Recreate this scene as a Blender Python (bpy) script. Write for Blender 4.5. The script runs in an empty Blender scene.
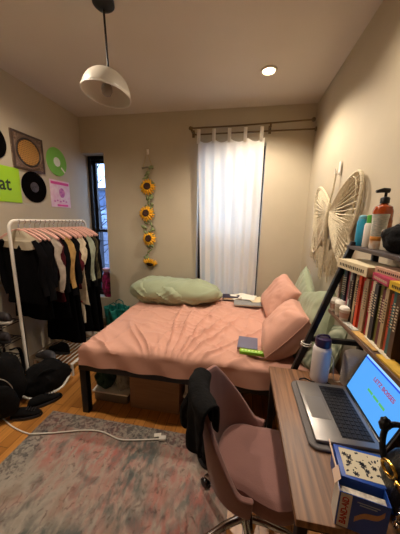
import bpy, bmesh, math, random
from mathutils import Vector, Matrix, noise, Euler
random.seed(7)
PI = math.pi
C = bpy.context.scene.collection
sin, cos = math.sin, math.cos

# ------------------------------------------------------------------ materials
def lin(h):
    if isinstance(h, str):
        h = h.lstrip('#'); h = [int(h[i:i+2], 16)/255 for i in (0, 2, 4)]
    return tuple((c/12.92 if c <= .04045 else ((c+.055)/1.055)**2.4) for c in h) + (1,)
_m = {}
def mat(name, col, rough=.6, metal=0, var=.0, scale=8, bump=0, bscale=60, sheen=0, trans=0, coat=0, alpha=1, col2=None, subs=0, stretch=None):
    if name in _m: return _m[name]
    m = bpy.data.materials.new(name); m.use_nodes = True; _m[name] = m
    n = m.node_tree.nodes; l = m.node_tree.links; b = n['Principled BSDF']
    b.inputs['Roughness'].default_value = rough; b.inputs['Metallic'].default_value = metal
    b.inputs['Sheen Weight'].default_value = sheen; b.inputs['Transmission Weight'].default_value = trans
    b.inputs['Coat Weight'].default_value = coat; b.inputs['Alpha'].default_value = alpha
    c = lin(col); b.inputs['Base Color'].default_value = c
    tc = n.new('ShaderNodeTexCoord'); mp = n.new('ShaderNodeMapping'); l.new(tc.outputs['Object'], mp.inputs[0])
    if stretch: mp.inputs['Scale'].default_value = stretch
    if var or col2:
        nz = n.new('ShaderNodeTexNoise'); nz.inputs['Scale'].default_value = scale; nz.inputs['Detail'].default_value = 4
        l.new(mp.outputs[0], nz.inputs['Vector'])
        r = n.new('ShaderNodeValToRGB'); r.color_ramp.elements[0].position = .35; r.color_ramp.elements[1].position = .65
        k = var
        r.color_ramp.elements[0].color = lin(col2) if col2 else tuple(x*(1-k) for x in c[:3])+(1,)
        r.color_ramp.elements[1].color = c if col2 else tuple(min(1, x*(1+k)) for x in c[:3])+(1,)
        l.new(nz.outputs['Fac'], r.inputs[0]); l.new(r.outputs[0], b.inputs['Base Color'])
    if bump:
        nz = n.new('ShaderNodeTexNoise'); nz.inputs['Scale'].default_value = bscale; nz.inputs['Detail'].default_value = 3
        l.new(mp.outputs[0], nz.inputs['Vector'])
        bp = n.new('ShaderNodeBump'); bp.inputs['Strength'].default_value = bump; bp.inputs['Distance'].default_value = .01
        l.new(nz.outputs['Fac'], bp.inputs['Height']); l.new(bp.outputs[0], b.inputs['Normal'])
    return m
def emat(name, col, s):
    m = bpy.data.materials.new(name); m.use_nodes = True
    b = m.node_tree.nodes['Principled BSDF']; b.inputs['Base Color'].default_value = (0, 0, 0, 1)
    b.inputs['Emission Color'].default_value = lin(col); b.inputs['Emission Strength'].default_value = s
    return m

# ------------------------------------------------------------------ mesh helpers
def new(): return bmesh.new()
def box(bm, c, s, rot=None, bev=0, mi=0, seg=2):
    r = bmesh.ops.create_cube(bm, size=1)
    vs = r['verts']
    for v in vs: v.co = Vector((v.co.x*s[0], v.co.y*s[1], v.co.z*s[2]))
    fs = set(f for v in vs for f in v.link_faces)
    for f in fs: f.material_index = mi
    if bev:
        es = list(set(e for v in vs for e in v.link_edges))
        g = bmesh.ops.bevel(bm, geom=es, offset=bev, segments=seg, affect='EDGES', profile=.5)
        vs = list(set([v for f in g['faces'] for v in f.verts] + [v for v in vs if v.is_valid]))
        for f in g['faces']: f.material_index = mi
    M = Matrix.Translation(Vector(c)) @ (Euler(rot).to_matrix().to_4x4() if rot else Matrix.Identity(4))
    for v in vs: v.co = M @ v.co
    return vs
def frame_pts(pts):
    pts = [Vector(p) for p in pts]; out = []
    up = None
    for i, p in enumerate(pts):
        t = (pts[min(i+1, len(pts)-1)] - pts[max(i-1, 0)]).normalized()
        if up is None:
            up = Vector((0, 0, 1)) if abs(t.z) < .9 else Vector((1, 0, 0))
        a = t.cross(up).normalized(); b = a.cross(t).normalized(); up = b
        out.append((p, a, b))
    return out
def tube(bm, pts, r, n=8, mi=0, caps=True, flat=1):
    fr = frame_pts(pts); rings = []
    for i, (p, a, b) in enumerate(fr):
        rr = r[i] if isinstance(r, (list, tuple)) else r
        rings.append([bm.verts.new(p + a*rr*cos(2*PI*k/n) + b*rr*flat*sin(2*PI*k/n)) for k in range(n)])
    for i in range(len(rings)-1):
        for k in range(n):
            f = bm.faces.new((rings[i][k], rings[i][(k+1) % n], rings[i+1][(k+1) % n], rings[i+1][k])); f.material_index = mi
    if caps:
        f = bm.faces.new(rings[0][::-1]); f.material_index = mi
        f = bm.faces.new(rings[-1]); f.material_index = mi
def lathe(bm, prof, n=24, c=(0, 0, 0), M=None, mi=0, sx=1, sy=1):
    rings = []
    M = M or Matrix.Identity(4)
    for (r, z) in prof:
        rings.append([bm.verts.new(M @ (Vector(c) + Vector((r*sx*cos(2*PI*k/n), r*sy*sin(2*PI*k/n), z)))) for k in range(n)])
    for i in range(len(rings)-1):
        for k in range(n):
            f = bm.faces.new((rings[i][k], rings[i][(k+1) % n], rings[i+1][(k+1) % n], rings[i+1][k])); f.material_index = mi
    return rings
def solid_lathe(bm, prof, n=24, c=(0, 0, 0), M=None, mi=0, sx=1, sy=1):
    rg = lathe(bm, prof, n, c, M, mi, sx, sy)
    f = bm.faces.new(rg[0][::-1]); f.material_index = mi
    f = bm.faces.new(rg[-1]); f.material_index = mi
def grid(bm, nu, nv, fn, mi=0, closeu=False):
    g = [[bm.verts.new(fn(i/(nu if closeu else nu-1), j/(nv-1))) for i in range(nu)] for j in range(nv)]
    for j in range(nv-1):
        for i in range(nu if closeu else nu-1):
            f = bm.faces.new((g[j][i], g[j][(i+1) % nu], g[j+1][(i+1) % nu], g[j+1][i])); f.material_index = mi
    return g
def prism(bm, pts, z0, z1, M=None, mi=0):
    M = M or Matrix.Identity(4)
    a = [bm.verts.new(M @ Vector((x, y, z0))) for x, y in pts]; b = [bm.verts.new(M @ Vector((x, y, z1))) for x, y in pts]
    n = len(pts); fs = [bm.faces.new(a[::-1]), bm.faces.new(b)]
    for i in range(n): fs.append(bm.faces.new((a[i], a[(i+1) % n], b[(i+1) % n], b[i])))
    for f in fs: f.material_index = mi

def obj(name, bm, m, parent=None, smooth=True, loc=None, rot=None, solid=0, sub=0, bevel=0, label=None):
    bmesh.ops.recalc_face_normals(bm, faces=bm.faces)
    me = bpy.data.meshes.new(name); bm.to_mesh(me); bm.free()
    for x in (m if isinstance(m, (list, tuple)) else [m]): me.materials.append(x)
    if smooth:
        for p in me.polygons: p.use_smooth = True
        me.set_sharp_from_angle(angle=math.radians(40))
    o = bpy.data.objects.new(name, me); C.objects.link(o)
    if parent: o.parent = parent
    if loc: o.location = loc
    if rot: o.rotation_euler = rot
    if solid:
        s = o.modifiers.new('s', 'SOLIDIFY'); s.thickness = solid; s.offset = 0
    if bevel:
        s = o.modifiers.new('b', 'BEVEL'); s.width = bevel; s.segments = 2; s.limit_method = 'ANGLE'
    if sub:
        s = o.modifiers.new('u', 'SUBSURF'); s.levels = sub; s.render_levels = sub
    if label: o['label'] = label
    return o
def tag(o, label, cat, group=None):
    o['label'] = label; o['category'] = cat
    if group: o['group'] = group
    return o
def thing(name, label, cat, loc=(0, 0, 0), rot=(0, 0, 0), group=None):
    o = bpy.data.objects.new(name, None); C.objects.link(o); o.empty_display_size = .1
    o.location = loc; o.rotation_euler = rot
    return tag(o, label, cat, group)
def struct(o): o['kind'] = 'structure'; return o
def text(body, size, m, parent, loc, rot, name='lettering', sx=1, ext=.0003, bold=0, align='CENTER'):
    cu = bpy.data.curves.new(name, 'FONT'); cu.body = body; cu.size = size; cu.extrude = ext; cu.offset = bold
    cu.align_x = align; cu.align_y = 'CENTER'
    o = bpy.data.objects.new(name, cu); C.objects.link(o); o.parent = parent
    me = bpy.data.meshes.new_from_object(o); bpy.data.objects.remove(o); me.materials.clear(); me.materials.append(m)
    o = bpy.data.objects.new(name, me); C.objects.link(o); o.parent = parent
    o.location = loc; o.rotation_euler = rot; o.scale = (sx, 1, 1)
    return o
N = lambda x, y=0, z=0: noise.noise(Vector((x, y, z)))
def ridge(x, y, z=0): return 1-2*abs(noise.noise(Vector((x, y, z))))

# ------------------------------------------------------------------ palette
wallm = mat('wall_paint', '#b9ad96', .75, var=.03, scale=3, bump=.08, bscale=180)
ceilm = mat('ceiling_paint', '#cbc1b4', .8, var=.02, scale=2, bump=.05, bscale=150)
white = mat('white_paint', '#d8d2c8', .5)
black_metal = mat('black_metal', '#17161a', .42, .4, bump=.03)
blackfab = mat('black_fabric', '#0a090a', .9, var=.3, scale=20, bump=.3, bscale=90)
blackfab.node_tree.nodes['Principled BSDF'].inputs['Specular IOR Level'].default_value = .2
chrome = mat('chrome', '#cfcac6', .16, 1)
blackplastic = mat('black_plastic', '#101012', .35)
whiteplastic = mat('white_plastic', '#e6e0d6', .4)
pagesm = mat('paper_pages', '#dccdae', .85, var=.12, scale=3, stretch=(1, 90, 1))
def wood_planks():
    m = bpy.data.materials.new('wood_floor'); m.use_nodes = True; n = m.node_tree.nodes; l = m.node_tree.links; b = n['Principled BSDF']
    tc = n.new('ShaderNodeTexCoord'); mp = n.new('ShaderNodeMapping'); l.new(tc.outputs['Object'], mp.inputs[0])
    mp.inputs['Rotation'].default_value = (0, 0, PI/2)
    br = n.new('ShaderNodeTexBrick'); l.new(mp.outputs[0], br.inputs['Vector'])
    br.inputs['Scale'].default_value = 1; br.inputs['Brick Width'].default_value = 1.1; br.inputs['Row Height'].default_value = .083
    br.inputs['Mortar Size'].default_value = .0015; br.inputs['Mortar'].default_value = lin('#2a1508')
    br.inputs['Color1'].default_value = (.25, .25, .25, 1); br.inputs['Color2'].default_value = (.8, .8, .8, 1); br.inputs['Bias'].default_value = 0
    br.offset = .37
    mp2 = n.new('ShaderNodeMapping'); l.new(tc.outputs['Object'], mp2.inputs[0]); mp2.inputs['Scale'].default_value = (30, 2.0, 1)
    nz = n.new('ShaderNodeTexNoise'); nz.inputs['Scale'].default_value = 1.6; nz.inputs['Detail'].default_value = 6; l.new(mp2.outputs[0], nz.inputs['Vector'])
    mx = n.new('ShaderNodeMixRGB'); mx.inputs[0].default_value = .5; l.new(br.outputs['Color'], mx.inputs[1]); l.new(nz.outputs['Fac'], mx.inputs[2])
    r = n.new('ShaderNodeValToRGB'); l.new(mx.outputs[0], r.inputs[0])
    e = r.color_ramp.elements; e[0].position = .25; e[0].color = lin('#86501f'); e[1].position = .75; e[1].color = lin('#d09048')
    m2 = n.new('ShaderNodeMixRGB'); m2.blend_type = 'MIX'; l.new(br.outputs['Fac'], m2.inputs[0]); l.new(r.outputs[0], m2.inputs[1]); m2.inputs[2].default_value = lin('#3a1f0c')
    l.new(m2.outputs[0], b.inputs['Base Color']); b.inputs['Roughness'].default_value = .33
    bp = n.new('ShaderNodeBump'); bp.inputs['Strength'].default_value = .25; bp.inputs['Distance'].default_value = .003
    l.new(br.outputs['Fac'], bp.inputs['Height']); bp.invert = True; l.new(bp.outputs[0], b.inputs['Normal'])
    return m
def wood_grain(name, c1, c2, rough=.45, sc=(28, 1.3, 8)):
    m = bpy.data.materials.new(name); m.use_nodes = True; n = m.node_tree.nodes; l = m.node_tree.links; b = n['Principled BSDF']
    tc = n.new('ShaderNodeTexCoord'); mp = n.new('ShaderNodeMapping'); l.new(tc.outputs['Object'], mp.inputs[0]); mp.inputs['Scale'].default_value = sc
    nz = n.new('ShaderNodeTexNoise'); nz.inputs['Scale'].default_value = 2.2; nz.inputs['Detail'].default_value = 8; nz.inputs['Distortion'].default_value = .6; l.new(mp.outputs[0], nz.inputs['Vector'])
    r = n.new('ShaderNodeValToRGB'); l.new(nz.outputs['Fac'], r.inputs[0]); e = r.color_ramp.elements
    e[0].position = .32; e[0].color = lin(c1); e[1].position = .66; e[1].color = lin(c2)
    l.new(r.outputs[0], b.inputs['Base Color']); b.inputs['Roughness'].default_value = rough
    return m
deskwood = wood_grain('walnut_laminate', '#553622', '#946948')
shelfwood = wood_grain('shelf_laminate', '#493428', '#735640')
def rug_mat():
    m = bpy.data.materials.new('distressed_rug'); m.use_nodes = True; n = m.node_tree.nodes; l = m.node_tree.links; b = n['Principled BSDF']
    tc = n.new('ShaderNodeTexCoord')
    def nz(s, d=6, dist=0, st=(1, 1, 1), off=(0, 0, 0)):
        mp = n.new('ShaderNodeMapping'); mp.inputs['Scale'].default_value = st; mp.inputs['Location'].default_value = off; l.new(tc.outputs['Object'], mp.inputs[0])
        x = n.new('ShaderNodeTexNoise'); x.inputs['Scale'].default_value = s; x.inputs['Detail'].default_value = d; x.inputs['Distortion'].default_value = dist
        l.new(mp.outputs[0], x.inputs['Vector']); return x.outputs['Fac']
    def ramp(src, els):
        r = n.new('ShaderNodeValToRGB'); l.new(src, r.inputs[0]); e = r.color_ramp.elements
        while len(e) < len(els): e.new(.5)
        for k, (p, c) in enumerate(els): e[k].position = p; e[k].color = c
        return r.outputs[0]
    def mix(f, a, bb):
        x = n.new('ShaderNodeMixRGB'); l.new(f, x.inputs[0])
        for k, q in ((1, a), (2, bb)):
            if isinstance(q, tuple): x.inputs[k].default_value = q
            else: l.new(q, x.inputs[k])
        return x.outputs[0]
    W = (1, 1, 1, 1); B = (0, 0, 0, 1)
    base = ramp(nz(9, 10, .5, (1, .75, 1)), [(.36, lin('#6a6661')), (.5, lin('#a0968a')), (.66, lin('#8b7d70'))])
    pink = ramp(nz(2.4, 8, .6, off=(3, 1, 0)), [(.38, B), (.60, (.85, .85, .85, 1))])
    grain = ramp(nz(26, 6, .3, (1.4, .6, 1)), [(.36, (.15, .15, .15, 1)), (.6, W)])
    mul = n.new('ShaderNodeMixRGB'); mul.blend_type = 'MULTIPLY'; mul.inputs[0].default_value = 1; l.new(pink, mul.inputs[1]); l.new(grain, mul.inputs[2])
    c1 = mix(mul.outputs[0], base, lin('#a8625a'))
    teal = ramp(nz(2.2, 7, .5, off=(7, 4, 0)), [(.48, B), (.60, W)])
    g2 = ramp(nz(24, 6, .3, (1.3, .6, 1)), [(.40, B), (.60, W)])
    mu2 = n.new('ShaderNodeMixRGB'); mu2.blend_type = 'MULTIPLY'; mu2.inputs[0].default_value = 1; l.new(teal, mu2.inputs[1]); l.new(g2, mu2.inputs[2])
    c2 = mix(mu2.outputs[0], c1, lin('#575b58'))
    fl = ramp(nz(34, 5, 1.0, (1, .7, 1), (2, 9, 0)), [(.56, B), (.72, (.7, .7, .7, 1))])
    c3 = mix(fl, c2, lin('#4c3a34'))
    # woven border band: darker speckle near the two long-seen edges
    sp = n.new('ShaderNodeSeparateXYZ'); l.new(tc.outputs['Object'], sp.inputs[0])
    def mth(op, a, v):
        x = n.new('ShaderNodeMath'); x.operation = op; l.new(a, x.inputs[0])
        if isinstance(v, float): x.inputs[1].default_value = v
        else: l.new(v, x.inputs[1])
        return x.outputs[0]
    bx = mth('LESS_THAN', sp.outputs['X'], -.58); by = mth('GREATER_THAN', sp.outputs['Y'], .98)
    bor = mth('MAXIMUM', bx, by)
    sg = ramp(nz(42, 4, .6, (1, 1, 1), (1, 2, 0)), [(.42, lin('#3a383c')), (.56, lin('#989085'))])
    bmx = mth('MULTIPLY', bor, .65)
    c4 = mix(bmx, c3, sg)
    l.new(c4, b.inputs['Base Color']); b.inputs['Roughness'].default_value = .95; b.inputs['Sheen Weight'].default_value = .1
    bp = n.new('ShaderNodeBump'); bp.inputs['Strength'].default_value = .5; bp.inputs['Distance'].default_value = .004
    l.new(nz(120, 3), bp.inputs['Height']); l.new(bp.outputs[0], b.inputs['Normal'])
    return m

# ------------------------------------------------------------------ room shell
XL, XR, YB, YF, ZC = -2.13, .72, 2.99, -1.1, 2.8
YO = 3.27
def shell(name, boxes, m, **k):
    bm = new()
    for c0, c1 in boxes:
        box(bm, [(a+b)/2 for a, b in zip(c0, c1)], [b-a for a, b in zip(c0, c1)])
    return struct(obj(name, bm, m, smooth=False, **k))
shell('floor', [((XL-.15, YF-.15, -.1), (XR+.15, YO, 0))], wood_planks())
shell('ceiling', [((XL-.15, YF-.15, ZC), (XR+.15, YO, ZC+.12))], ceilm)
shell('wall_left', [((XL-.15, YF-.15, 0), (XL, YO, ZC))], wallm)
shell('wall_right', [((XR, YF-.15, 0), (XR+.15, YO, ZC))], wallm)
shell('wall_front', [((XL, YF-.15, 0), (XR, YF, ZC))], wallm)
NX, NZ0, NZ1 = -1.808, .42, 2.37      # narrow window niche
WX0, WX1, WZ0, WZ1 = -.575, .215, .48, 2.43
shell('wall_back', [((XL, YB, 0), (NX, YO, NZ0)), ((XL, YB, NZ1), (NX, YO, ZC)), ((NX, YB, 0), (WX0, YO, ZC)),
                    ((WX0, YB, 0), (WX1, YO, WZ0)), ((WX0, YB, WZ1), (WX1, YO, ZC)), ((WX1, YB, 0), (XR, YO, ZC))], wallm)
trimm = mat('baseboard_paint', '#8c7c66', .5)
shell('baseboard_back', [((XL, YB-.015, 0), (XR, YB, .11))], trimm)
shell('baseboard_left', [((XL, YF, 0), (XL+.015, YB-.015, .11))], trimm)
shell('baseboard_right', [((XR-.015, YF, 0), (XR, YB-.015, .11))], trimm)
wframe = mat('black_window_frame', '#0e0d10', .4, .2)
glass = mat('window_glass', '#eef4f8', .03, trans=1)
glass.node_tree.nodes['Principled BSDF'].inputs['IOR'].default_value = 1.02
def window(name, x0, x1, z0, z1, y, rail, fw):
    w = bpy.data.objects.new(name, None); C.objects.link(w); w.location = ((x0+x1)/2, y, z0); struct(w)
    hw, h = (x1-x0)/2, z1-z0; r = rail-z0
    bm = new()
    for sx in (-1, 1): box(bm, (sx*(hw-fw/2), 0, h/2), (fw, .09, h), bev=.004)
    box(bm, (0, 0, fw/2), (2*hw-2*fw, .09, fw), bev=.004); box(bm, (0, 0, h-fw/2), (2*hw-2*fw, .09, fw), bev=.004)
    obj('window_frame', bm, wframe, w)
    for nm, a, b, dy in (('lower_sash', fw, r+.02, -.012), ('upper_sash', r-.02, h-fw, .018)):
        bm = new(); iw = hw-fw; t = .035
        for sx in (-1, 1): box(bm, (sx*(iw-t/2), dy, (a+b)/2), (t, .025, b-a))
        for zz in (a+t/2, b-t/2): box(bm, (0, dy, zz), (2*iw-2*t, .025, t))
        s = obj(nm, bm, wframe, w)
        bm = new(); box(bm, (0, dy, (a+b)/2), (2*iw-2*t, .005, b-a-2*t)); obj('glass_pane', bm, glass, s, smooth=False)
    return w
w1 = window('window_1', XL, NX, NZ0, NZ1, 3.17, 1.37, .05)
# thin security bar in front of the narrow panes
bm = new(); tube(bm, [(.04, .07, .05), (.04, .07, 1.9)], .006, 6)
for z in (.35, .8, 1.25, 1.7): tube(bm, [(-.11, .07, z), (.11, .07, z)], .004, 6)
obj('security_bars', bm, wframe, w1)
w2 = window('window_2', WX0, WX1, WZ0, WZ1, 3.17, 1.42, .045)
scr = mat('dimming_screen', '#33363c', .9, alpha=.5)
bm = new(); box(bm, (0, .04, .48), (.69, .002, .86)); obj('dimming_screen', bm, scr, w2, smooth=False)  # added sheet that dims daylight through the lower sash

# ------------------------------------------------------------------ world outside
w = bpy.data.worlds.new('sky'); bpy.context.scene.world = w; w.use_nodes = True
n = w.node_tree.nodes; l = w.node_tree.links; bg = n['Background']
tc = n.new('ShaderNodeTexCoord'); nz = n.new('ShaderNodeTexNoise'); nz.inputs['Scale'].default_value = 6; nz.inputs['Detail'].default_value = 5
l.new(tc.outputs['Generated'], nz.inputs['Vector'])
r = n.new('ShaderNodeValToRGB'); e = r.color_ramp.elements; e[0].position = .35; e[0].color = lin('#5f83b8'); e[1].position = .68; e[1].color = lin('#b4c8ea')
l.new(nz.outputs['Fac'], r.inputs[0]); l.new(r.outputs[0], bg.inputs['Color']); bg.inputs['Strength'].default_value = 10.0
# a leafless tree in the yard beyond the narrow window
def tree(loc, seed, label):
    random.seed(seed); t = thing('yard_tree', label, 'tree', loc)
    bark = mat('tree_bark', '#2b2a30', .9, var=.3)
    bm = new(); tube(bm, [(0, 0, 0), (.03, 0, 1.2), (-.02, 0, 2.2), (.05, 0, 3.6)], [.09, .075, .055, .02], 8); obj('trunk', bm, bark, t)
    bm = new()
    for k in range(26):
        z = .5+k*.12; a = random.uniform(0, 2*PI); L = random.uniform(.4, 1.0)
        p = Vector((0, 0, z)); pts = [p.copy()]
        for s in range(4):
            p = p + Vector((cos(a), sin(a), random.uniform(.1, .7)))*L/4; a += random.uniform(-.5, .5); pts.append(p.copy())
        tube(bm, pts, [.02, .015, .01, .007, .003], 5)
        for q in pts[1:]:
            for _ in range(2):
                d = Vector((random.uniform(-1, 1), random.uniform(-1, 1), random.uniform(-.3, 1)))*.22
                tube(bm, [q, q+d*.5, q+d], [.006, .004, .002], 4)
    obj('branches', bm, bark, t)
t = thing('backdrop_house', 'blue grey house added beyond the yard tree to darken the window view', 'house', (-6.2, 10, 0))  # house added as a backdrop to darken the narrow window view
bm = new(); box(bm, (0, 0, 1.35), (4.5, .4, 2.7)); obj('house_wall', bm, mat('blue_render', '#4c5a74', .9, var=.1), t, smooth=False)
bm = new(); box(bm, (0, 0, 2.76), (4.7, .7, .12)); obj('roof', bm, mat('dark_roof', '#33353c', .8), t, smooth=False)
for x in (-1.2, .1, 1.3):
    bm = new(); box(bm, (x, -.21, 1.5), (.6, .04, .9)); obj('house_window', bm, mat('pale_window', '#7d8da6', .3), t, smooth=False)
tree((-4.0, 6.2, 0), 3, 'bare dark tree standing outside the narrow black window')
bm = new(); box(bm, (0, 0, .6), (4, .2, 1.2)); box(bm, (0, 0, 1.22), (4.1, .26, .05))
tag(obj('backdrop_wall', bm, mat('yard_brick', '#6b6f7c', .9, var=.2, scale=12), smooth=False, loc=(-4.6, 7.4, 0)), 'low grey wall added outside to darken the narrow window view', 'wall')  # wall added outside so the narrow window looks darker
shell('yard_ground', [((-9, YO+.02, -.12), (5, 12, -.02))], mat('yard_paving', '#5d6066', .9, var=.2))

# ------------------------------------------------------------------ ceiling lights
def downlight(x, y, label, power, spread=150):
    t = thing('recessed_downlight', label, 'ceiling light', (x, y, ZC-.012), group='recessed ceiling downlights')
    bm = new(); lathe(bm, [(.047, .011), (.052, .0), (.066, .0), (.07, .011)], 32); obj('trim_ring', bm, white, t)
    bm = new(); lathe(bm, [(.0005, .006), (.048, .006)], 32); obj('lens', bm, emat('downlight_lens', '#ffdca8', 30), t, smooth=False)
    L = bpy.data.lights.new('downlight_lamp', 'SPOT'); L.energy = power; L.color = (1, .86, .70); L.spot_size = math.radians(spread); L.spot_blend = .6; L.shadow_soft_size = .05
    o = bpy.data.objects.new('downlight_lamp', L); C.objects.link(o); o.parent = t; o.location = (0, 0, -.005)
downlight(.147, 2.339, 'glowing round recessed downlight in the ceiling near the back wall', 128, 135)
downlight(.10, 1.25, 'recessed downlight out of view above the desk chair', 50, 150)
downlight(-1.42, 1.25, 'recessed downlight out of view above the left wall records', 88, 160)

# ------------------------------------------------------------------ pendant lamp
t = thing('pendant_lamp', 'unlit pendant lamp with a tilted frosted glass dome on a black rod', 'pendant lamp', (-.875, 1.534, ZC))
bm = new(); solid_lathe(bm, [(.062, 0), (.062, -.02), (.045, -.035), (.012, -.045)], 24); obj('canopy', bm, black_metal, t)
bm = new(); tube(bm, [(0, 0, -.04), (.012, 0, -.37)], .0065, 8); obj('rod', bm, black_metal, t)
TM = Matrix.Translation(Vector((.012, 0, -.365))) @ Euler((math.radians(-5), math.radians(6), 0)).to_matrix().to_4x4() @ Matrix.Diagonal((.92, .92, .95, 1))
fg = mat('frosted_glass', '#d6cebf', .3, trans=.12, coat=.3, alpha=.93)
bm = new()
prof = [(.018, 0), (.055, -.006), (.095, -.024), (.127, -.052), (.150, -.095), (.158, -.140)]
lathe(bm, prof, 40, M=TM); obj('lamp_shade', bm, fg, t, solid=.004, sub=1)
bm = new(); lathe(bm, [(.155, -.138), (.162, -.140), (.162, -.146), (.155, -.146), (.155, -.138)], 40, M=TM); obj('shade_rim', bm, white, t)
bm = new(); solid_lathe(bm, [(.02, .012), (.024, 0), (.024, -.045), (.018, -.05)], 20, M=TM); obj('socket', bm, black_metal, t)
bm = new(); solid_lathe(bm, [(.014, -.05), (.02, -.07), (.034, -.095), (.036, -.115), (.028, -.14), (.012, -.15)], 24, M=TM)
obj('light_bulb', bm, mat('bulb_glass', '#8d8378', .3, coat=.5), t)

# ------------------------------------------------------------------ curtain, rods
rodm = mat('bronze_rod', '#6e5c42', .35, .8)
t = thing('curtain_rod', 'thin double bronze curtain rod along the top of the back wall', 'curtain rod', (0, YB, 2.53))
for dy, z0, z1, x0, x1 in ((-.10, .045, .075, -.64, .66), (-.055, -.01, .0, -.63, .715)):
    bm = new(); tube(bm, [(x0, dy, z0), (-.1, dy, z0+.005), (x1, dy, z1)], .0085, 10); obj('rod', bm, rodm, t)
for x, z in ((-.63, .045), (.24, .055)):
    bm = new(); box(bm, (x, -.055, z-.03), (.016, .11, .012)); box(bm, (x, -.004, z-.03), (.03, .008, .08)); tube(bm, [(x, -.1, z-.035), (x, -.1, z+.012)], .01, 8); obj('bracket', bm, rodm, t)
for x, z in ((-.645, .045), (.67, .076)):
    bm = new(); bmesh.ops.create_uvsphere(bm, u_segments=14, v_segments=10, radius=.022, matrix=Matrix.Translation((x, -.10, z))); obj('finial', bm, rodm, t)
bm = new(); lathe(bm, [(.001, 0), (.022, 0), (.022, .012), (.001, .012)], 16, M=Matrix.Translation((.705, -.055, 0)) @ Euler((0, PI/2, 0)).to_matrix().to_4x4()); obj('end_socket', bm, rodm, t)
cm = bpy.data.materials.new('white_curtain'); cm.use_nodes = True
n = cm.node_tree.nodes; l = cm.node_tree.links; out = n['Material Output']; b = n['Principled BSDF']
b.inputs['Base Color'].default_value = lin('#f2ede4'); b.inputs['Roughness'].default_value = .9
tr = n.new('ShaderNodeBsdfTranslucent'); tr.inputs['Color'].default_value = lin('#fbf5e8')
mx = n.new('ShaderNodeMixShader'); mx.inputs[0].default_value = .6; l.new(b.outputs[0], mx.inputs[1]); l.new(tr.outputs[0], mx.inputs[2]); l.new(mx.outputs[0], out.inputs[0])
t = thing('tab_top_curtain', 'white tab top curtain panel backlit by the window', 'curtain', (-.18, 2.89, .55))
def fold(u, v):
    a = .010 + .020*(v*.6+.4)
    return a*.7*sin(u*2*PI*6.2 + .7*sin(v*1.7+u*5)) + .0015*sin(u*2*PI*15+v*3) + .012*N(u*6, v*1.2)
def curt(u, v):   # v 0 top, 1 bottom
    w0 = .74 - .055*v; x = -.005 + .035*v + (u-.5)*w0
    sag = .035*abs(sin(u*PI*4))**1 * max(0, 1-v*14)
    return Vector((x, fold(u, v)*min(1, .35+v*4), 1.90*(1-v)+.0 - sag))
bm = new(); grid(bm, 220, 60, curt); obj('curtain_panel', bm, cm, t, solid=.0015)
for k in range(5):
    x = -.02 + (k/4-.5)*.70; bm = new()
    pts = []
    for q in range(17):
        a = PI*q/16; pts.append((0, -.012*cos(a)*1.0, 1.998+.012*sin(a)))
    pts = [(0, -.006, 1.86)] + pts + [(0, .006, 1.86)]
    g = [[bm.verts.new((x+s*.019, p[1], p[2])) for s in (-1, 1)] for p in pts]
    for i in range(len(g)-1): bm.faces.new((g[i][0], g[i][1], g[i+1][1], g[i+1][0]))
    obj('tab', bm, cm, t, solid=.002)

# ------------------------------------------------------------------ sunflower garland
t = thing('sunflower_garland', 'hanging garland of four yellow sunflowers with green leaves on the back wall', 'garland', (-1.2, YB-.012, 2.33))
gm = mat('artificial_leaf', '#7e8a5c', .7, var=.2, scale=30); pet = mat('sunflower_petal', '#f0b01c', .6, var=.15, scale=40); ctr = mat('sunflower_centre', '#3a2014', .9, var=.4, scale=90, bump=.5)
twine = mat('jute_twine', '#b59b6c', .9)
bm = new(); box(bm, (0, -.006, .03), (.03, .012, .06), bev=.005); tube(bm, [(0, -.01, .04), (0, -.028, .02), (0, -.03, .045)], .004, 6); obj('wall_hook', bm, whiteplastic, t)
bm = new(); tube(bm, [(-.06, -.02, -.15), (0, -.026, .03), (.06, -.02, -.15)], .0035, 6); tube(bm, [(0, -.015, -.15), (0, -.012, -1.35)], .003, 6); obj('twine', bm, twine, t)
bm = new(); tube(bm, [(-.075, -.02, -.16), (0, -.022, -.15), (.075, -.02, -.165)], .011, 8); obj('hanger_stick', bm, mat('driftwood', '#77705e', .9), t)
def leaf(bm, c, a, L, W, tilt):
    M = Matrix.Translation(Vector(c)) @ Euler((0, a, 0)).to_matrix().to_4x4() @ Euler((tilt, 0, 0)).to_matrix().to_4x4()
    g = []
    for i in range(7):
        s = i/6; w = W*sin(PI*min(1, s*.95+.03))**.8
        g.append([bm.verts.new(M @ Vector((k*w, -.02*sin(PI*s)+abs(k)*.006, s*L))) for k in (-1, 0, 1)])
    for i in range(6):
        for k in range(2): bm.faces.new((g[i][k], g[i][k+1], g[i+1][k+1], g[i+1][k]))
random.seed(5)
bm = new()
for k in range(46):
    z = -.17-k*.026; leaf(bm, (random.uniform(-.03, .03), -.018, z), random.uniform(-2.6, 2.6), random.uniform(.05, .10), random.uniform(.012, .022), random.uniform(-.1, .5))
obj('leaves', bm, gm, t, solid=.001)
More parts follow.
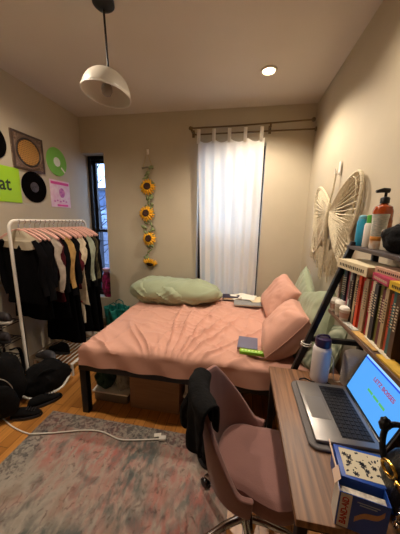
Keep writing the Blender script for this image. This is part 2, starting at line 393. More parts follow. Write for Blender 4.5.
for i, (dx, z, R, dr) in enumerate(((.0, -.385, .105, 0), (-.02, -.71, .108, 0), (.008, -1.03, .098, 0), (.015, -1.345, .098, 1))):
    f = bpy.data.objects.new('sunflower', None); C.objects.link(f); f.parent = t; f.location = (dx, -.04, z)
    f.rotation_euler = (-.15 if not dr else .9, random.uniform(-.3, .3), random.uniform(-.15, .15))
    bm = new()
    for k in range(17): leaf(bm, (0, -.004, 0), 2*PI*k/17+random.uniform(-.06, .06), R, .0165, -.12)
    for k in range(13): leaf(bm, (0, -.010, 0), 2*PI*k/13+.2, R*.84, .014, .02)
    obj('petals', bm, pet, f, solid=.001)
    bm = new(); solid_lathe(bm, [(.046, .0), (.045, .030), (.032, .040), (.012, .038)], 20, M=Euler((PI/2, 0, 0)).to_matrix().to_4x4()); obj('flower_centre', bm, ctr, f)

# ------------------------------------------------------------------ wall art (left wall). local: X -> world +Y, Y -> world up, Z -> world +X
def wallart(name, label, cat, y, z, group=None, tilt=0, x=XL+.004):
    t = thing(name, label, cat, (x, y, z), group=group)
    t.rotation_euler = (Matrix(((0, 0, 1), (1, 0, 0), (0, 1, 0))) @ Euler((0, 0, tilt)).to_matrix()).to_euler()
    return t
def vinyl_mat(name, c, r=.3, al=1):
    m = mat(name, c, r, alpha=al); m.node_tree.nodes['Principled BSDF'].inputs['Specular IOR Level'].default_value = .0; n = m.node_tree.nodes; l = m.node_tree.links
    wv = n.new('ShaderNodeTexWave'); wv.wave_type = 'RINGS'; wv.rings_direction = 'Z'; wv.inputs['Scale'].default_value = 160
    tc = n.new('ShaderNodeTexCoord'); l.new(tc.outputs['Object'], wv.inputs['Vector'])
    bp = n.new('ShaderNodeBump'); bp.inputs['Strength'].default_value = .35; bp.inputs['Distance'].default_value = .002
    l.new(wv.outputs['Fac'], bp.inputs['Height']); l.new(bp.outputs[0], n['Principled BSDF'].inputs['Normal'])
    return m
def record(label, y, z, m, labm, grp='vinyl records mounted on the left wall'):
    t = wallart('vinyl_record', label, 'vinyl record', y, z, grp)
    bm = new(); lathe(bm, [(.004, .002), (.15, .002), (.152, .004), (.15, .006), (.004, .006), (.004, .002)], 64); obj('disc', bm, m, t)
    bm = new(); lathe(bm, [(.004, .0062), (.05, .0062), (.05, .0070), (.004, .0070)], 40); obj('centre_label', bm, labm, t)
    return t
vb = vinyl_mat('black_vinyl', '#0d0b0a')
record('black vinyl record cut off by the left edge of the photo', 1.80, 2.175, vb, mat('dark_label', '#3a3338', .6))
record('black vinyl record mounted below the ornate brown square', 2.205, 1.845, vb, mat('grey_label', '#4b4346', .6, col2='#2a2426', scale=40))
gr = record('translucent green vinyl record beside the ornate brown square', 2.545, 2.165, vinyl_mat('green_vinyl', '#84c25c'), mat('pale_label', '#dfe3d2', .6))
bm = new(); bmesh.ops.create_grid(bm, x_segments=1, y_segments=1, size=.5, matrix=Matrix.Translation((.085, -.075, .0075)) @ Euler((0, 0, -.72)).to_matrix().to_4x4() @ Matrix.Diagonal((.075, .02, 1, 1)))
obj('painted_glare', bm, mat('pale_glare', '#e9eccf', .5), gr, smooth=False)  # pale patch stands in for glare on the record
# ornate brown square with gold circle
t = wallart('album_cover', 'ornate brown square album cover with a gold circle, tilted off the wall', 'album cover', 2.175, 2.165, x=XL+.0005)
brn = mat('brown_relief', '#5e4636', .5, col2='#8a715c', scale=55, bump=.5, bscale=70); gold = mat('gold_lattice', '#8e6428', .5, .2, col2='#5e401e', scale=60, bump=.6, bscale=80)
t.scale = (1.13, 1.08, 1)
bm = new(); box(bm, (0, 0, .006), (.315, .315, .012), bev=.003); obj('panel', bm, brn, t)
bm = new()
for s in (-1, 1): box(bm, (s*.147, 0, .016), (.018, .312, .010), bev=.003); box(bm, (0, s*.147, .016), (.276, .018, .010), bev=.003)
obj('raised_border', bm, mat('brown_border', '#4a372b', .5, bump=.4), t)
for rr, mm, nm in ((.136, mat('bronze_ring', '#7b6350', .4, .3), 'ring'), (.117, mat('dark_bronze', '#2e211a', .5), 'ring'),):
    bm = new(); lathe(bm, [(rr-.010, .012), (rr-.006, .018), (rr+.002, .018), (rr+.006, .012)], 48); obj(nm, bm, mm, t)
bm = new(); lathe(bm, [(.0005, .0135), (.108, .0135)], 48)
for k in range(-6, 7):
    hh = math.sqrt(max(0, .104**2-(k*.016)**2)); box(bm, (0, k*.016, .0155), (2*hh, .006, .004), mi=1)
    box(bm, (k*.016, 0, .0165), (.003, 2*hh, .003), mi=1)
obj('gold_circle', bm, [gold, mat('gold_bar', '#d09c52', .45, .2)], t)
for sx in (-1, 1):
    for sy in (-1, 1):
        bm = new(); solid_lathe(bm, [(.024, .012), (.022, .018), (.012, .019), (.005, .016)], 20, c=(sx*.118, sy*.118, 0)); obj('rosette', bm, brn, t)
# lime green sleeve with dark letters
t = wallart('album_sleeve', 'lime green record sleeve with dark letters cut off by the left edge', 'record sleeve', 1.895, 1.835, x=XL+.0005)
lime = mat('lime_card', '#9ccb12', .45)
bm = new(); box(bm, (0, 0, .003), (.305, .315, .006), bev=.001); obj('sleeve', bm, lime, t, smooth=False)
text('at', .165, mat('dark_ink', '#1d2a10', .6), t, (-.005, .0, .0068), (0, 0, 0), sx=.9, bold=.003)
# pink and white sleeve
t = wallart('album_sleeve', 'pink and white record sleeve hung below the green record', 'record sleeve', 2.565, 1.815, x=XL+.0005)
pk = mat('hot_pink_ink', '#e0479b', .5); lp = mat('pale_pink_card', '#ecd3de', .5, col2='#e3b2cd', scale=14)
bm = new(); box(bm, (0, 0, .003), (.305, .30, .006), bev=.001); obj('sleeve', bm, lp, t, smooth=False)
bm = new()
box(bm, (-.0, .118, .0065), (.28, .03, .001)); obj('title_band', bm, pk, t, smooth=False)
bm = new(); box(bm, (.02, -.128, .0065), (.17, .022, .001)); obj('footer_band', bm, pk, t, smooth=False)
bm = new()
lathe(bm, [(.001, .0075), (.05, .0075), (.05, .006)], 28, c=(.02, .015, 0), sx=.85, sy=1.1)
for k in range(5): box(bm, (-.10+k*.045, -.085+.01*(k % 2), .0065), (.028, .018, .001))
obj('printed_figure', bm, mat('mauve_ink', '#b04aa0', .5, col2='#e28cc0', scale=60), t, smooth=False)

# ------------------------------------------------------------------ butterfly macrame on right wall
t = thing('macrame_butterfly', 'cream macrame butterfly wall hanging with fringe on the right wall', 'wall hanging', (XR-.004, 2.13, 1.70))
# local: (y along wall, z up), sticks out in -x
mac = mat('cotton_cord', '#c6b99c', .95, var=.12, scale=60, bump=.5, bscale=140)
def wpt(y, z, d=.02): return Vector((-d, y, z))
bm = new(); box(bm, (-.006, -.05, .26), (.012, .03, .10), bev=.004); tube(bm, [(-.012, -.05, .22), (-.035, -.05, .225), (-.038, -.05, .26)], .006, 6); obj('wall_hook', bm, whiteplastic, t)
def spl(pts, n=40, close=True):
    P = [Vector(p) for p in pts]; out = []; m = len(P)
    for i in range(m if close else m-1):
        p0, p1, p2, p3 = P[(i-1) % m], P[i], P[(i+1) % m], P[(i+2) % m]
        if not close: p0 = P[max(i-1, 0)]; p3 = P[min(i+2, m-1)]
        for k in range(max(2, n//m)):
            s = k/max(2, n//m); out.append(.5*((2*p1)+(-p0+p2)*s+(2*p0-5*p1+4*p2-p3)*s*s+(-p0+3*p1-3*p2+p3)*s**3))
    if close: out.append(out[0].copy())
    else: out.append(P[-1])
    return out
upper = [(0, -.06), (.13, .06), (.30, .145), (.44, .165), (.50, .08), (.49, -.06), (.44, -.17), (.30, -.17), (.13, -.12)]
lower = [(0, -.09), (.13, -.13), (.30, -.17), (.41, -.22), (.44, -.34), (.37, -.43), (.27, -.40), (.14, -.30), (.05, -.20)]
def wing(shape, s, name, sc=1.0):
    out = spl([wpt(s*y*sc, z, .022+.01*y) for y, z in shape], 60)
    bm = new(); tube(bm, out, .011, 7, caps=False)
    inner = [Vector((-.02-.01*abs(p.y), p.y*.8+s*.03*sc, p.z*.8-.015)) for p in out]; tube(bm, inner, .006, 6, caps=False)
    a = wpt(s*.01, shape[0][1], .03)
    for i in range(2, len(out)-2, 2):
        e_ = out[i]; mid = (a+e_)/2+Vector((-.008, 0, -.01)); tube(bm, [a, mid, e_], .0062, 5)
    # knotted cross rows
    for f in (.3, .88):
        row = [a.lerp(p, f)+Vector((-.006, 0, 0)) for p in out[6:-6]]
        tube(bm, [q+Vector((0, 0, .006*(k % 2))) for k, q in enumerate(row)], .004, 5)
    return obj(name, bm, mac, t)
for s, sc in ((-1, 1.0), (1, .86)):
    wing(upper, s, 'upper_wing', sc); wing(lower, s, 'lower_wing', sc)
bm = new(); tube(bm, [(-.035, 0, .0), (-.045, 0, -.10), (-.04, 0, -.30), (-.03, 0, -.42)], [.012, .02, .016, .01], 8)
tube(bm, [(-.04, 0, 0), (-.03, -.03, .10), (-.03, -.05, .24)], .005, 6); tube(bm, [(-.04, 0, 0), (-.03, -.01, .10), (-.03, -.05, .24)], .005, 6)
obj('body_cord', bm, mac, t)
random.seed(11); bm = new()
for k in range(46):
    y = -.42+k*.0185; top = -.34-.04*cos((y)*9)+(.10 if abs(y) < .06 else 0); L = .14+.08*random.random()+(.06 if abs(y) < .15 else 0)
    d = .02+.01*abs(y)
    tube(bm, [(-d, y, top), (-d-.004+.004*random.random(), y+random.uniform(-.008, .008), top-L/2), (-d, y+random.uniform(-.016, .016), top-L)], [.006, .006, .004], 5)
for s in (-1, 1):
    for k in range(12):
        y = s*(.27+.019*k)*(1 if s < 0 else .86); t0 = -.12+.05*sin(k*.28); L = (.40-.022*k)*(1+.12*random.random())
        tube(bm, [(-.030, y, t0), (-.034, y-s*.02+random.uniform(-.006, .006), t0-L*.5), (-.026, y-s*.06+random.uniform(-.01, .01), t0-L)], [.0065, .006, .004], 5)
obj('fringe', bm, mac, t)
# ------------------------------------------------------------------ rug
bm = new(); R_ = .72
def rugf(u, v):
    x = (u-.5)*1.44; y = (v-.5)*2.2
    z = .011+.002*N(x*4, y*4)
    if u in (0, 1) or v in (0, 1): z = .001
    return Vector((x, y, z))
grid(bm, 60, 90, rugf)
tag(obj('area_rug', bm, rug_mat(), loc=(-.72, .34, 0), rot=(0, 0, 0)), 'distressed pink grey and cream area rug on the wood floor', 'rug')

# ------------------------------------------------------------------ bed
BX0, BX1, BY0, BY1 = -1.2, .69, 1.47, 2.86
t = thing('bed_frame', 'black metal platform bed frame under the pink mattress', 'bed frame', ((BX0+BX1)/2, (BY0+BY1)/2, 0))
hx, hy = (BX1-BX0)/2, (BY1-BY0)/2
for sx in (-1, 1):
    for sy in (-1, 1):
        bm = new(); box(bm, (sx*(hx-.03), sy*(hy-.03), .1925), (.055, .055, .385), bev=.004); obj('leg', bm, black_metal, t)
for sy in (-1, 1):
    bm = new(); box(bm, (0, sy*(hy-.0125), .42), (2*hx, .025, .07), bev=.004); obj('side_rail', bm, black_metal, t)
for sx in (-1, 1):
    bm = new(); box(bm, (sx*(hx-.0125), 0, .42), (.025, 2*hy-.05, .07), bev=.004); obj('end_rail', bm, black_metal, t)
for k in range(9):
    bm = new(); box(bm, (-hx+.12+k*(2*hx-.24)/8, 0, .44), (.06, 2*hy-.05, .02)); obj('slat', bm, black_metal, t)
# mattress with wrinkled sheet
pinkm = mat('pink_sheet', '#cc9986', .85, var=.03, scale=4, bump=.15, bscale=300, sheen=.05)
greenm = mat('sage_cotton', '#98a284', .85, var=.04, scale=6, bump=.15, bscale=260, sheen=.15)
def wrinkle(x, y):
    wx = x+.06*N(x*4, y*4, 11); wy = y+.06*N(x*4, y*4, 17)
    a = .026*max(0, ridge(wx*2.4+wy*1.8, (wy-wx)*.8, 3))**5
    b = .016*max(0, ridge(wx*5.5-wy*1.6, (wy*1.2+wx*.6)*.8, 8))**4
    b2 = .012*max(0, ridge(wx*3.0+wy*8.5, (wy*.8-wx*1.6)*.6, 21))**4
    c = .004*max(0, ridge(wx*9, wy*4, 2))**3
    m = .35+.65*max(0, min(1, 1.15-abs(x+.05)*1.0))
    ang = math.atan2(y+.95, x+.20); rr = math.hypot(x+.20, y+.95)
    d = .030*max(0, ridge(ang*5.2+.25*N(rr*2, ang*2), rr*.30, 31))**5*math.exp(-((rr-.6)/.6)**2)
    return (a+b+b2+c)*m+d
zt, zb, rc = .595, .455, .055
def mattress(bm):
    # superellipse-like loft: rings from bottom edge up over the top
    nx, ny = 240, 190
    X0, X1, Y0, Y1 = -hx+.022, hx-.01, -hy-.012, hy
    def P(u, v):
        # u,v in [-.12,1.12]; outside [0,1] = down the side
        x = X0+(X1-X0)*min(1, max(0, u)); y = Y0+(Y1-Y0)*min(1, max(0, v))
        ov = max(0, -u, u-1, -v, v-1)/.12
        # corner rounding
        dx = min(x-X0, X1-x); dy = min(y-Y0, Y1-y); dd = min(dx, dy)
        z = zt
        if dd < rc: z -= (rc-math.sqrt(max(0, rc*rc-(rc-dd)**2)))*.55
        z -= ov*(zt-zb-.02)
        if ov > 0:
            f = .010*N(x*7, y*7, 4)+.008*sin(x*23+y*19+z*14)*ov
            ox = -1 if u < 0 else (1 if u > 1 else 0); oy = -1 if v < 0 else (1 if v > 1 else 0)
            x += ox*(f*.4); y += oy*(f*1.0+.010*ov)
            if ov > .9: z += .012*N(x*4, y*4, 7)
        else: z += wrinkle(x, y)*min(1, dd/.08+.25)
        return Vector((x, y, z))
    vs = [-.12, -.09, -.06, -.03, -.004]+[k/(ny-1) for k in range(ny)]+[1.004, 1.06, 1.12]
    us = [-.12, -.09, -.06, -.03, -.004]+[k/(nx-1) for k in range(nx)]+[1.004, 1.06, 1.12]
    g = [[bm.verts.new(P(u, v)) for u in us] for v in vs]
    for j in range(len(vs)-1):
        for i in range(len(us)-1): bm.faces.new((g[j][i], g[j][i+1], g[j+1][i+1], g[j+1][i]))
    per = g[0]+[r_[-1] for r_ in g[1:]]+g[-1][-2::-1]+[r_[0] for r_ in g[-2:0:-1]]
    bm.faces.new(per[::-1])
bm = new(); mattress(bm)
tag(obj('mattress', bm, pinkm, loc=((BX0+BX1)/2, (BY0+BY1)/2, 0)), 'mattress in a wrinkled dusty pink sheet on the black bed frame', 'mattress')

# ------------------------------------------------------------------ pillows
def pillow_mesh(w, h, d, seed, pinch=.5, wr=.012):
    bm = new(); nu, nv = 44, 34
    def P(u, v, s):
        a, b = u*2-1, v*2-1
        x = a*w/2; y = b*h/2
        x *= 1-.05*(1-b*b)*abs(a)**3-.03*b*b*abs(a)**6; y *= 1-.06*(1-a*a)*abs(b)**3-.03*a*a*abs(b)**6
        t_ = (max(0, 1-abs(a)**2.6)*max(0, 1-abs(b)**2.6))**.40
        z = s*(d/2*t_)
        z += wr*t_*(N(a*2.3+seed, b*2.3, s)+.6*ridge(a*3+seed, b*2+a, seed))
        z += .006*sin(math.atan2(abs(b), abs(a)+.001)*16)*(abs(a*b))*t_
        # the pillow slumps: bends over along its height
        z -= .05*(b*.5+.5)**2*(h/.44)
        return Vector((x, y, z))
    A = [[bm.verts.new(P(i/(nu-1), j/(nv-1), 1)) for i in range(nu)] for j in range(nv)]
    B = [[A[j][i] if i in (0, nu-1) or j in (0, nv-1) else bm.verts.new(P(i/(nu-1), j/(nv-1), -1)) for i in range(nu)] for j in range(nv)]
    for j in range(nv-1):
        for i in range(nu-1):
            bm.faces.new((A[j][i], A[j][i+1], A[j+1][i+1], A[j+1][i])); bm.faces.new((B[j][i], B[j+1][i], B[j+1][i+1], B[j][i+1]))
    return bm
def pillow(label, m, loc, ex, ey, w, h, d, seed, group, flange=False):
    # ex: direction of pillow width, ey: direction of pillow height (leaning)
    X = Vector(ex).normalized(); Y = Vector(ey); Y = (Y-X*Y.dot(X)).normalized(); Z = X.cross(Y)
    M = Matrix((X, Y, Z)).transposed()
    t = obj('pillow', pillow_mesh(w, h, d, seed), m, loc=loc, rot=M.to_euler())
    tag(t, label, 'pillow', group)
    bm = new(); pts = []
    for k in range(80):
        q = k/80*4; s = int(q) % 4; f = (q-int(q))*2-1
        a, b = [(f, -1), (1, f), (-f, 1), (-1, -f)][s]
        x = a*w/2*(1-.05*(1-b*b)*abs(a)**3-.03*b*b*abs(a)**6); y = b*h/2*(1-.06*(1-a*a)*abs(b)**3-.03*a*a*abs(b)**6)
        pts.append((x, y, -.05*(b*.5+.5)**2*(h/.44)))
    pts.append(pts[0])
    tube(bm, pts, .0035, 5, caps=False); obj('seam', bm, m, t)
    return t
pillow('large dusty pink pillow in front, leaning over the sage pillow by the shelf', pinkm, (.37, 1.79, .745), (.12, 1, -.12), (.72, .05, .66), .60, .40, .27, 1, 'pink pillows')
pillow('dusty pink pillow behind, nearest the white curtain', pinkm, (.42, 2.42, .775), (-.1, 1, .12), (.66, 0, .72), .54, .42, .24, 4, 'pink pillows')
pillow('sage green pillow standing against the right wall in the far corner', greenm, (.60, 2.30, .83), (.1, 1, .35), (.35, -.3, 1), .50, .46, .14, 7, 'sage green pillows')
pillow('sage green pillow leaning on the right wall behind the black shelf post', greenm, (.565, 1.80, .83), (-.05, 1, -.32), (.35, .1, 1), .60, .44, .15, 9, 'sage green pillows')
strm = mat('striped_sage', '#878f78', .85, bump=.2)
nn = strm.node_tree.nodes; ll = strm.node_tree.links
wv = nn.new('ShaderNodeTexWave'); wv.inputs['Scale'].default_value = 12; wv.bands_direction = 'DIAGONAL'; tcx = nn.new('ShaderNodeTexCoord'); ll.new(tcx.outputs['Object'], wv.inputs['Vector'])
rr_ = nn.new('ShaderNodeValToRGB'); rr_.color_ramp.elements[0].color = lin('#6c745f'); rr_.color_ramp.elements[1].color = lin('#a3a890'); ll.new(wv.outputs['Fac'], rr_.inputs[0]); ll.new(rr_.outputs[0], nn['Principled BSDF'].inputs['Base Color'])
pillow('striped grey green pillow at the front corner of the bed beside the shelf post', strm, (.54, 1.60, .72), (-.35, 1, -.35), (.6, .25, .8), .44, .34, .12, 12, 'sage green pillows')

# ------------------------------------------------------------------ rolled comforter
bm = new()
def com(u, v):
    a = u*2*PI; L = 1.10; x = (v-.5)*L
    e = max(.02, 1-abs(v*2-1)**3.2)**.5
    ry = (.21+.03*N(v*3, 2))*e*(1.06-.16*v); rz = (.140+.03*N(v*4, 5)-.035*(v-.3))*e
    f = 1+.20*N(cos(a)*1.3+3, sin(a)*1.3, v*5)+.15*max(0, ridge(v*5+1.1*sin(a), cos(a)*1.2, 4))**3*e+.05*ridge(v*12+2*sin(a*2), a*.3, 9)*e
    y = cos(a)*ry*f; z = sin(a)*rz*f
    if z < 0: z *= .85
    return Vector((x, y+.05*(v-.5), z+.125-.03*v))
g = grid(bm, 72, 110, com, closeu=True)
bm.faces.new(g[0][::-1]); bm.faces.new(g[-1])
o = obj('rolled_comforter', bm, greenm, loc=(-.735, 2.60, .60), rot=(0, 0, .05))
tag(o, 'rolled sage green comforter lying along the back of the bed', 'comforter')
bm = new()
def flap(u, v):
    L = 1.02; x = (u-.5)*L; a = 2.35-v*2.6
    R1 = .155+.010*N(u*6, v*3); y = cos(a)*.225*1.0; z = sin(a)*.155*(1-.22*u)+.008*sin(v*PI)
    e = max(.05, 1-abs(u*2-1)**4)**.5
    return Vector((x, -y*e*1.0+.02*N(u*5, 0), max(.012, z*e+.118+.022*N(u*6, v*4, 2)+.012*ridge(u*9+v*3, v*2, 6))))
grid(bm, 80, 30, flap); obj('loose_fold', bm, greenm, o, solid=.012)

# ------------------------------------------------------------------ things on the bed
def slab_book(name, label, cat, loc, rz, s, cm_, group=None, rx=0, pages=True):
    t = thing(name, label, cat, loc, (rx, 0, rz), group)
    bm = new(); w, d, h = s; c = .003
    box(bm, (0, 0, c/2), (w, d, c), bev=.0008); box(bm, (0, 0, h-c/2), (w, d, c), bev=.0008); box(bm, (-w/2+c/2, 0, h/2), (c, d, h-2*c))
    obj('cover', bm, cm_, t)
    bm = new(); box(bm, (0.001, 0, h/2), (w-.008, d-.006, h-2*c)); obj('pages', bm, pagesm, t, smooth=False)
    return t
BT = .632
slab_book('notebook', 'slate blue notebook lying on the front of the pink sheet', 'notebook', (.085, 1.69, BT+.004), -.06, (.145, .175, .014), mat('slate_cover', '#67647a', .6))
t = thing('pencil_case', 'lime green narrow box with pale print beside the slate notebook', 'box', (.125, 1.555, BT+.004), (0, 0, -.03))
bm = new(); box(bm, (0, 0, .012), (.20, .042, .024), bev=.003); obj('body', bm, mat('lime_plastic', '#7fb520', .4), t)
bm = new()
for k in range(8): box(bm, (-.08+k*.023, 0, .0243), (.014, .012, .0008))
obj('printed_marks', bm, mat('pale_green_print', '#d5e59a', .5), t, smooth=False)
greylap = mat('grey_felt_cover', '#8d8c8a', .6)
slab_book('laptop_sleeve', 'flat pale grey folder on the bed below the loose papers', 'folder', (.13, 2.60, BT+.002), .05, (.36, .17, .015), greylap)
slab_book('book', 'dark purple book under the loose papers by the curtain', 'book', (-.08, 2.76, BT+.002), .12, (.22, .15, .03), mat('dark_purple_cover', '#2c2234', .6))
random.seed(4)
for k, (x, y, z, rz, lab) in enumerate(((.00, 2.765, .660, .35, 'white paper sheet on the dark purple book by the curtain'), (.10, 2.735, .670, -.25, 'creased white paper sheet topmost in the middle of the loose papers'), (.20, 2.71, .655, .5, 'cream paper sheet at the pillow end of the loose papers'))):
    bm = new(); grid(bm, 12, 10, lambda u, v: Vector(((u-.5)*.19, (v-.5)*.15, .010*N(u*2+k, v*2)+.010*(u-.5)**2)))
    tag(obj('paper_sheet', bm, mat('white_paper' if k < 2 else 'cream_paper', '#e8e2d4' if k < 2 else '#e2d3ae', .8), loc=(x, y, z), rot=(.10, .06*(k-1), rz), solid=.004), lab, 'paper', 'loose papers on the bed')

# ------------------------------------------------------------------ under the bed
t = thing('cardboard_box', 'plain brown cardboard box under the bed', 'box', (-.635, 1.80, 0))
card = mat('cardboard', '#8f6a4a', .85, var=.08, scale=5, stretch=(1, 1, 12))
bm = new(); box(bm, (0, 0, .155), (.42, .40, .31), bev=.003); obj('box_body', bm, card, t)
bm = new(); box(bm, (0, -.07, .312), (.42, .13, .004)); box(bm, (0, .07, .312), (.42, .13, .004)); obj('flap', bm, card, t)
bm = new(); box(bm, (0, 0, .3155), (.05, .40, .001)); obj('tape', bm, mat('packing_tape', '#a08258', .3), t)
t = thing('storage_bin', 'translucent white storage bin stacked with cloths under the bed corner', 'storage bin', (-1.03, 1.80, .0))
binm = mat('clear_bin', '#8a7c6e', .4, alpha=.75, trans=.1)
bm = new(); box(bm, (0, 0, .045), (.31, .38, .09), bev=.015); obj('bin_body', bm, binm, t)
bm = new(); box(bm, (0, 0, .0975), (.33, .40, .015), bev=.005); obj('bin_lid', bm, whiteplastic, t)
random.seed(9)
def lump(bm, c, s, sd, n=20, amp=.25):
    r = bmesh.ops.create_icosphere(bm, subdivisions=4, radius=1)
    for v in r['verts']:
        p = v.co.copy(); k = 1+amp*N(p.x*1.7+sd, p.y*1.7, p.z*1.7)+amp*.4*ridge(p.x*3+sd, p.y*3, p.z*3)
        q = Vector((p.x*s[0]*k, p.y*s[1]*k, p.z*s[2]*k))
        if q.z < -s[2]*.8: q.z = -s[2]*.8
        v.co = q+Vector(c)
for i, (x, y, c_, nm) in enumerate(((-1.11, 1.70, '#1f3a2c', 'dark green'), (-.95, 1.72, '#8f8a7c', 'pale grey'), (-1.03, 1.88, '#1b1a1c', 'black'))):
    bm = new(); lump(bm, (0, 0, 0), (.08, .08, .09), i*3, amp=.35)
    tag(obj('folded_cloth', bm, mat('cloth_'+nm.replace(' ', '_'), c_, .9), loc=(x, y, .178)), nm+' crumpled cloth piled on the bin lid under the bed', 'cloth', 'crumpled cloths on the bin')
for i, (z, lab) in enumerate(((0, 'lower white storage tub under the bed beside the chair'), (.19, 'upper white storage tub stacked under the bed beside the chair'))):
    t = thing('storage_tub', lab, 'storage tub', (-.27, 1.78, z), group='stacked white storage tubs')
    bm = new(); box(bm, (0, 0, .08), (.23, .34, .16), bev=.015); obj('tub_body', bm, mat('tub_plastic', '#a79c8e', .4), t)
    bm = new(); box(bm, (0, 0, .1725), (.25, .36, .02), bev=.006); obj('tub_lid', bm, whiteplastic, t)

# teal bag behind bed foot
t = thing('tote_bag', 'teal crinkled tote bag on the floor against the back wall', 'bag', (-1.62, 2.80, 0))
bm = new()
def tote(u, v):
    a = u*2*PI; k = 1+.13*sin(a*9+v*4)*(.4+v)+.08*N(cos(a)*3, sin(a)*3, v*4)
    return Vector((cos(a)*.145*k*(.85+.2*v), sin(a)*.105*k*(.85+.2*v), v*.375+.015*sin(a*5)*v))
g = grid(bm, 72, 20, tote, closeu=True); bm.faces.new(g[0][::-1]); obj('bag_body', bm, mat('teal_fabric', '#12766c', .55, var=.35, scale=25), t, solid=.004)
for s in (-1, 1):
    bm = new(); tube(bm, [(-.06, s*.085, .34), (-.05, s*.08, .43), (0, s*.07, .46), (.05, s*.08, .43), (.06, s*.085, .34)], .007, 6); obj('handle', bm, mat('teal_handle', '#0f5f58', .6), t)
# pink patterned bag on the niche sill
t = thing('drawstring_bag', 'magenta floral bag standing on the sill of the narrow window', 'bag', (-1.90, 3.06, NZ0))
fl = mat('magenta_floral', '#c2206f', .6, col2='#30101f', scale=22)
bm = new()
def dsb(u, v):
    a = u*2*PI; e = sin(PI*min(1, .12+.80*v))**.5
    k = 1+.08*N(cos(a)*2, sin(a)*2, v*3)+.06*sin(a*7)*v
    return Vector((cos(a)*.075*e*k, sin(a)*.05*e*k, v*.37))
g = grid(bm, 48, 20, dsb, closeu=True); bm.faces.new(g[0][::-1]); bm.faces.new(g[-1]); obj('bag_body', bm, fl, t)
bm = new(); solid_lathe(bm, [(.035, .372), (.05, .39), (.058, .42), (.045, .425)], 20); obj('bag_neck', bm, mat('pale_pink_fabric', '#d8a8b8', .7), t)

# ------------------------------------------------------------------ garment rack
RX, RY0, RY1, RZ = -1.80, 1.585, 2.52, 1.515
t = thing('garment_rack', 'white metal garment rack with slatted base by the left wall', 'clothes rack', (RX, (RY0+RY1)/2, 0))
d = (RY1-RY0)/2
bm = new(); pts = [(0, -d, .03), (0, -d, RZ-.06)]
for k in range(1, 7): a = k/6*PI/2; pts.append((0, -d+.06*(1-cos(a)), RZ-.06+.06*sin(a)))
q = [(x, -y, z) for x, y, z in pts[::-1]]
tube(bm, pts+q, .0125, 10); obj('rail_and_posts', bm, white, t)
for s in (1,):
    bm = new(); tube(bm, [(-.21, s*d, .035), (.21, s*d, .035)], .0125, 8); tube(bm, [(-.21, s*d, .12), (.21, s*d, .12)], .010, 8)
    for xx in (-.21, .21): tube(bm, [(xx, s*d, .0), (xx, s*d, .125)], .0125, 8)
    obj('foot', bm, white, t)
for xx in (-.21, .21):
    bm = new(); tube(bm, [(xx, -d+.28, 0), (xx, -d+.28, .125)], .0125, 8); tube(bm, [(xx, -d+.28, .12), (xx, d, .12)], .010, 8); obj('foot', bm, white, t)
for k in range(9):
    x = -.20+k*.05; bm = new(); tube(bm, [(x, -d+.27, .128), (x, d, .128)], .006, 6); obj('base_slat', bm, white, t)

pinkh = mat('pink_hanger', '#d8a596', .5)
def hanger_mesh(hook):
    bm = new()
    if hook:
        pts = [(0, 0, .0)]+[(0, 0, .035)]+[(.018*cos(a)-.0, 0, .062+.018*sin(a)) for a in [math.radians(x_) for x_ in (-90, -50, 0, 45, 90, 135, 180)]]
        pts[1] = (0, 0, .03)
        tube(bm, pts, .0028, 6)
    else:
        tube(bm, [(-.20, 0, -.085), (-.14, 0, -.05), (-.05, 0, -.012), (0, 0, 0), (.05, 0, -.012), (.14, 0, -.05), (.20, 0, -.085)], [.008, .009, .008, .007, .008, .009, .008], 8, flat=1.5)
        tube(bm, [(-.195, 0, -.09), (0, 0, -.098), (.195, 0, -.09)], .005, 6)
    return bm
def garment_body(L, ws, wb, th, seed, vneck=.0):
    bm = new(); nu, nv = 36, 26
    def P(u, v):
        a = u*2*PI
        if v < .12: s = v/.12; w = .055+(ws-.055)*s; z = -.005-.075*s**1.1
        else: s = (v-.12)/.88; w = ws*(1-s)**1.0+wb*s - .015*sin(PI*s); z = -.08-(L-.08)*s
        tt = th*(.55+.45*min(1, v*4))
        f = .35*N(cos(a)*2+seed, z*3, seed)+.25*sin(a*6+z*4+seed)*min(1, v*2)
        x = cos(a)*w*(1+.05*N(z*5, seed)); y = sin(a)*tt*(1+f)
        return Vector((x, y, z+.012*sin(a*3+seed)*(v > .95)))
    g = grid(bm, nu, nv, P, closeu=True); bm.faces.new(g[-1]); bm.faces.new(g[0][::-1])
    return bm
def sleeve_mesh(s, ws, L, th, seed):
    bm = new()
    pts = [(s*(ws-.03), 0, -.085), (s*(ws+.012), 0, -.15)]
    n_ = 6
    for k in range(1, n_+1): pts.append((s*(ws+.015+.012*sin(k+seed)), .006*sin(k*1.3+seed), -.15-L*k/n_))
    rs = [.045, .052]+[.050-.018*k/n_+.004*sin(k*2+seed) for k in range(1, n_+1)]
    tube(bm, pts, rs, 12, flat=th/.05)
    return bm
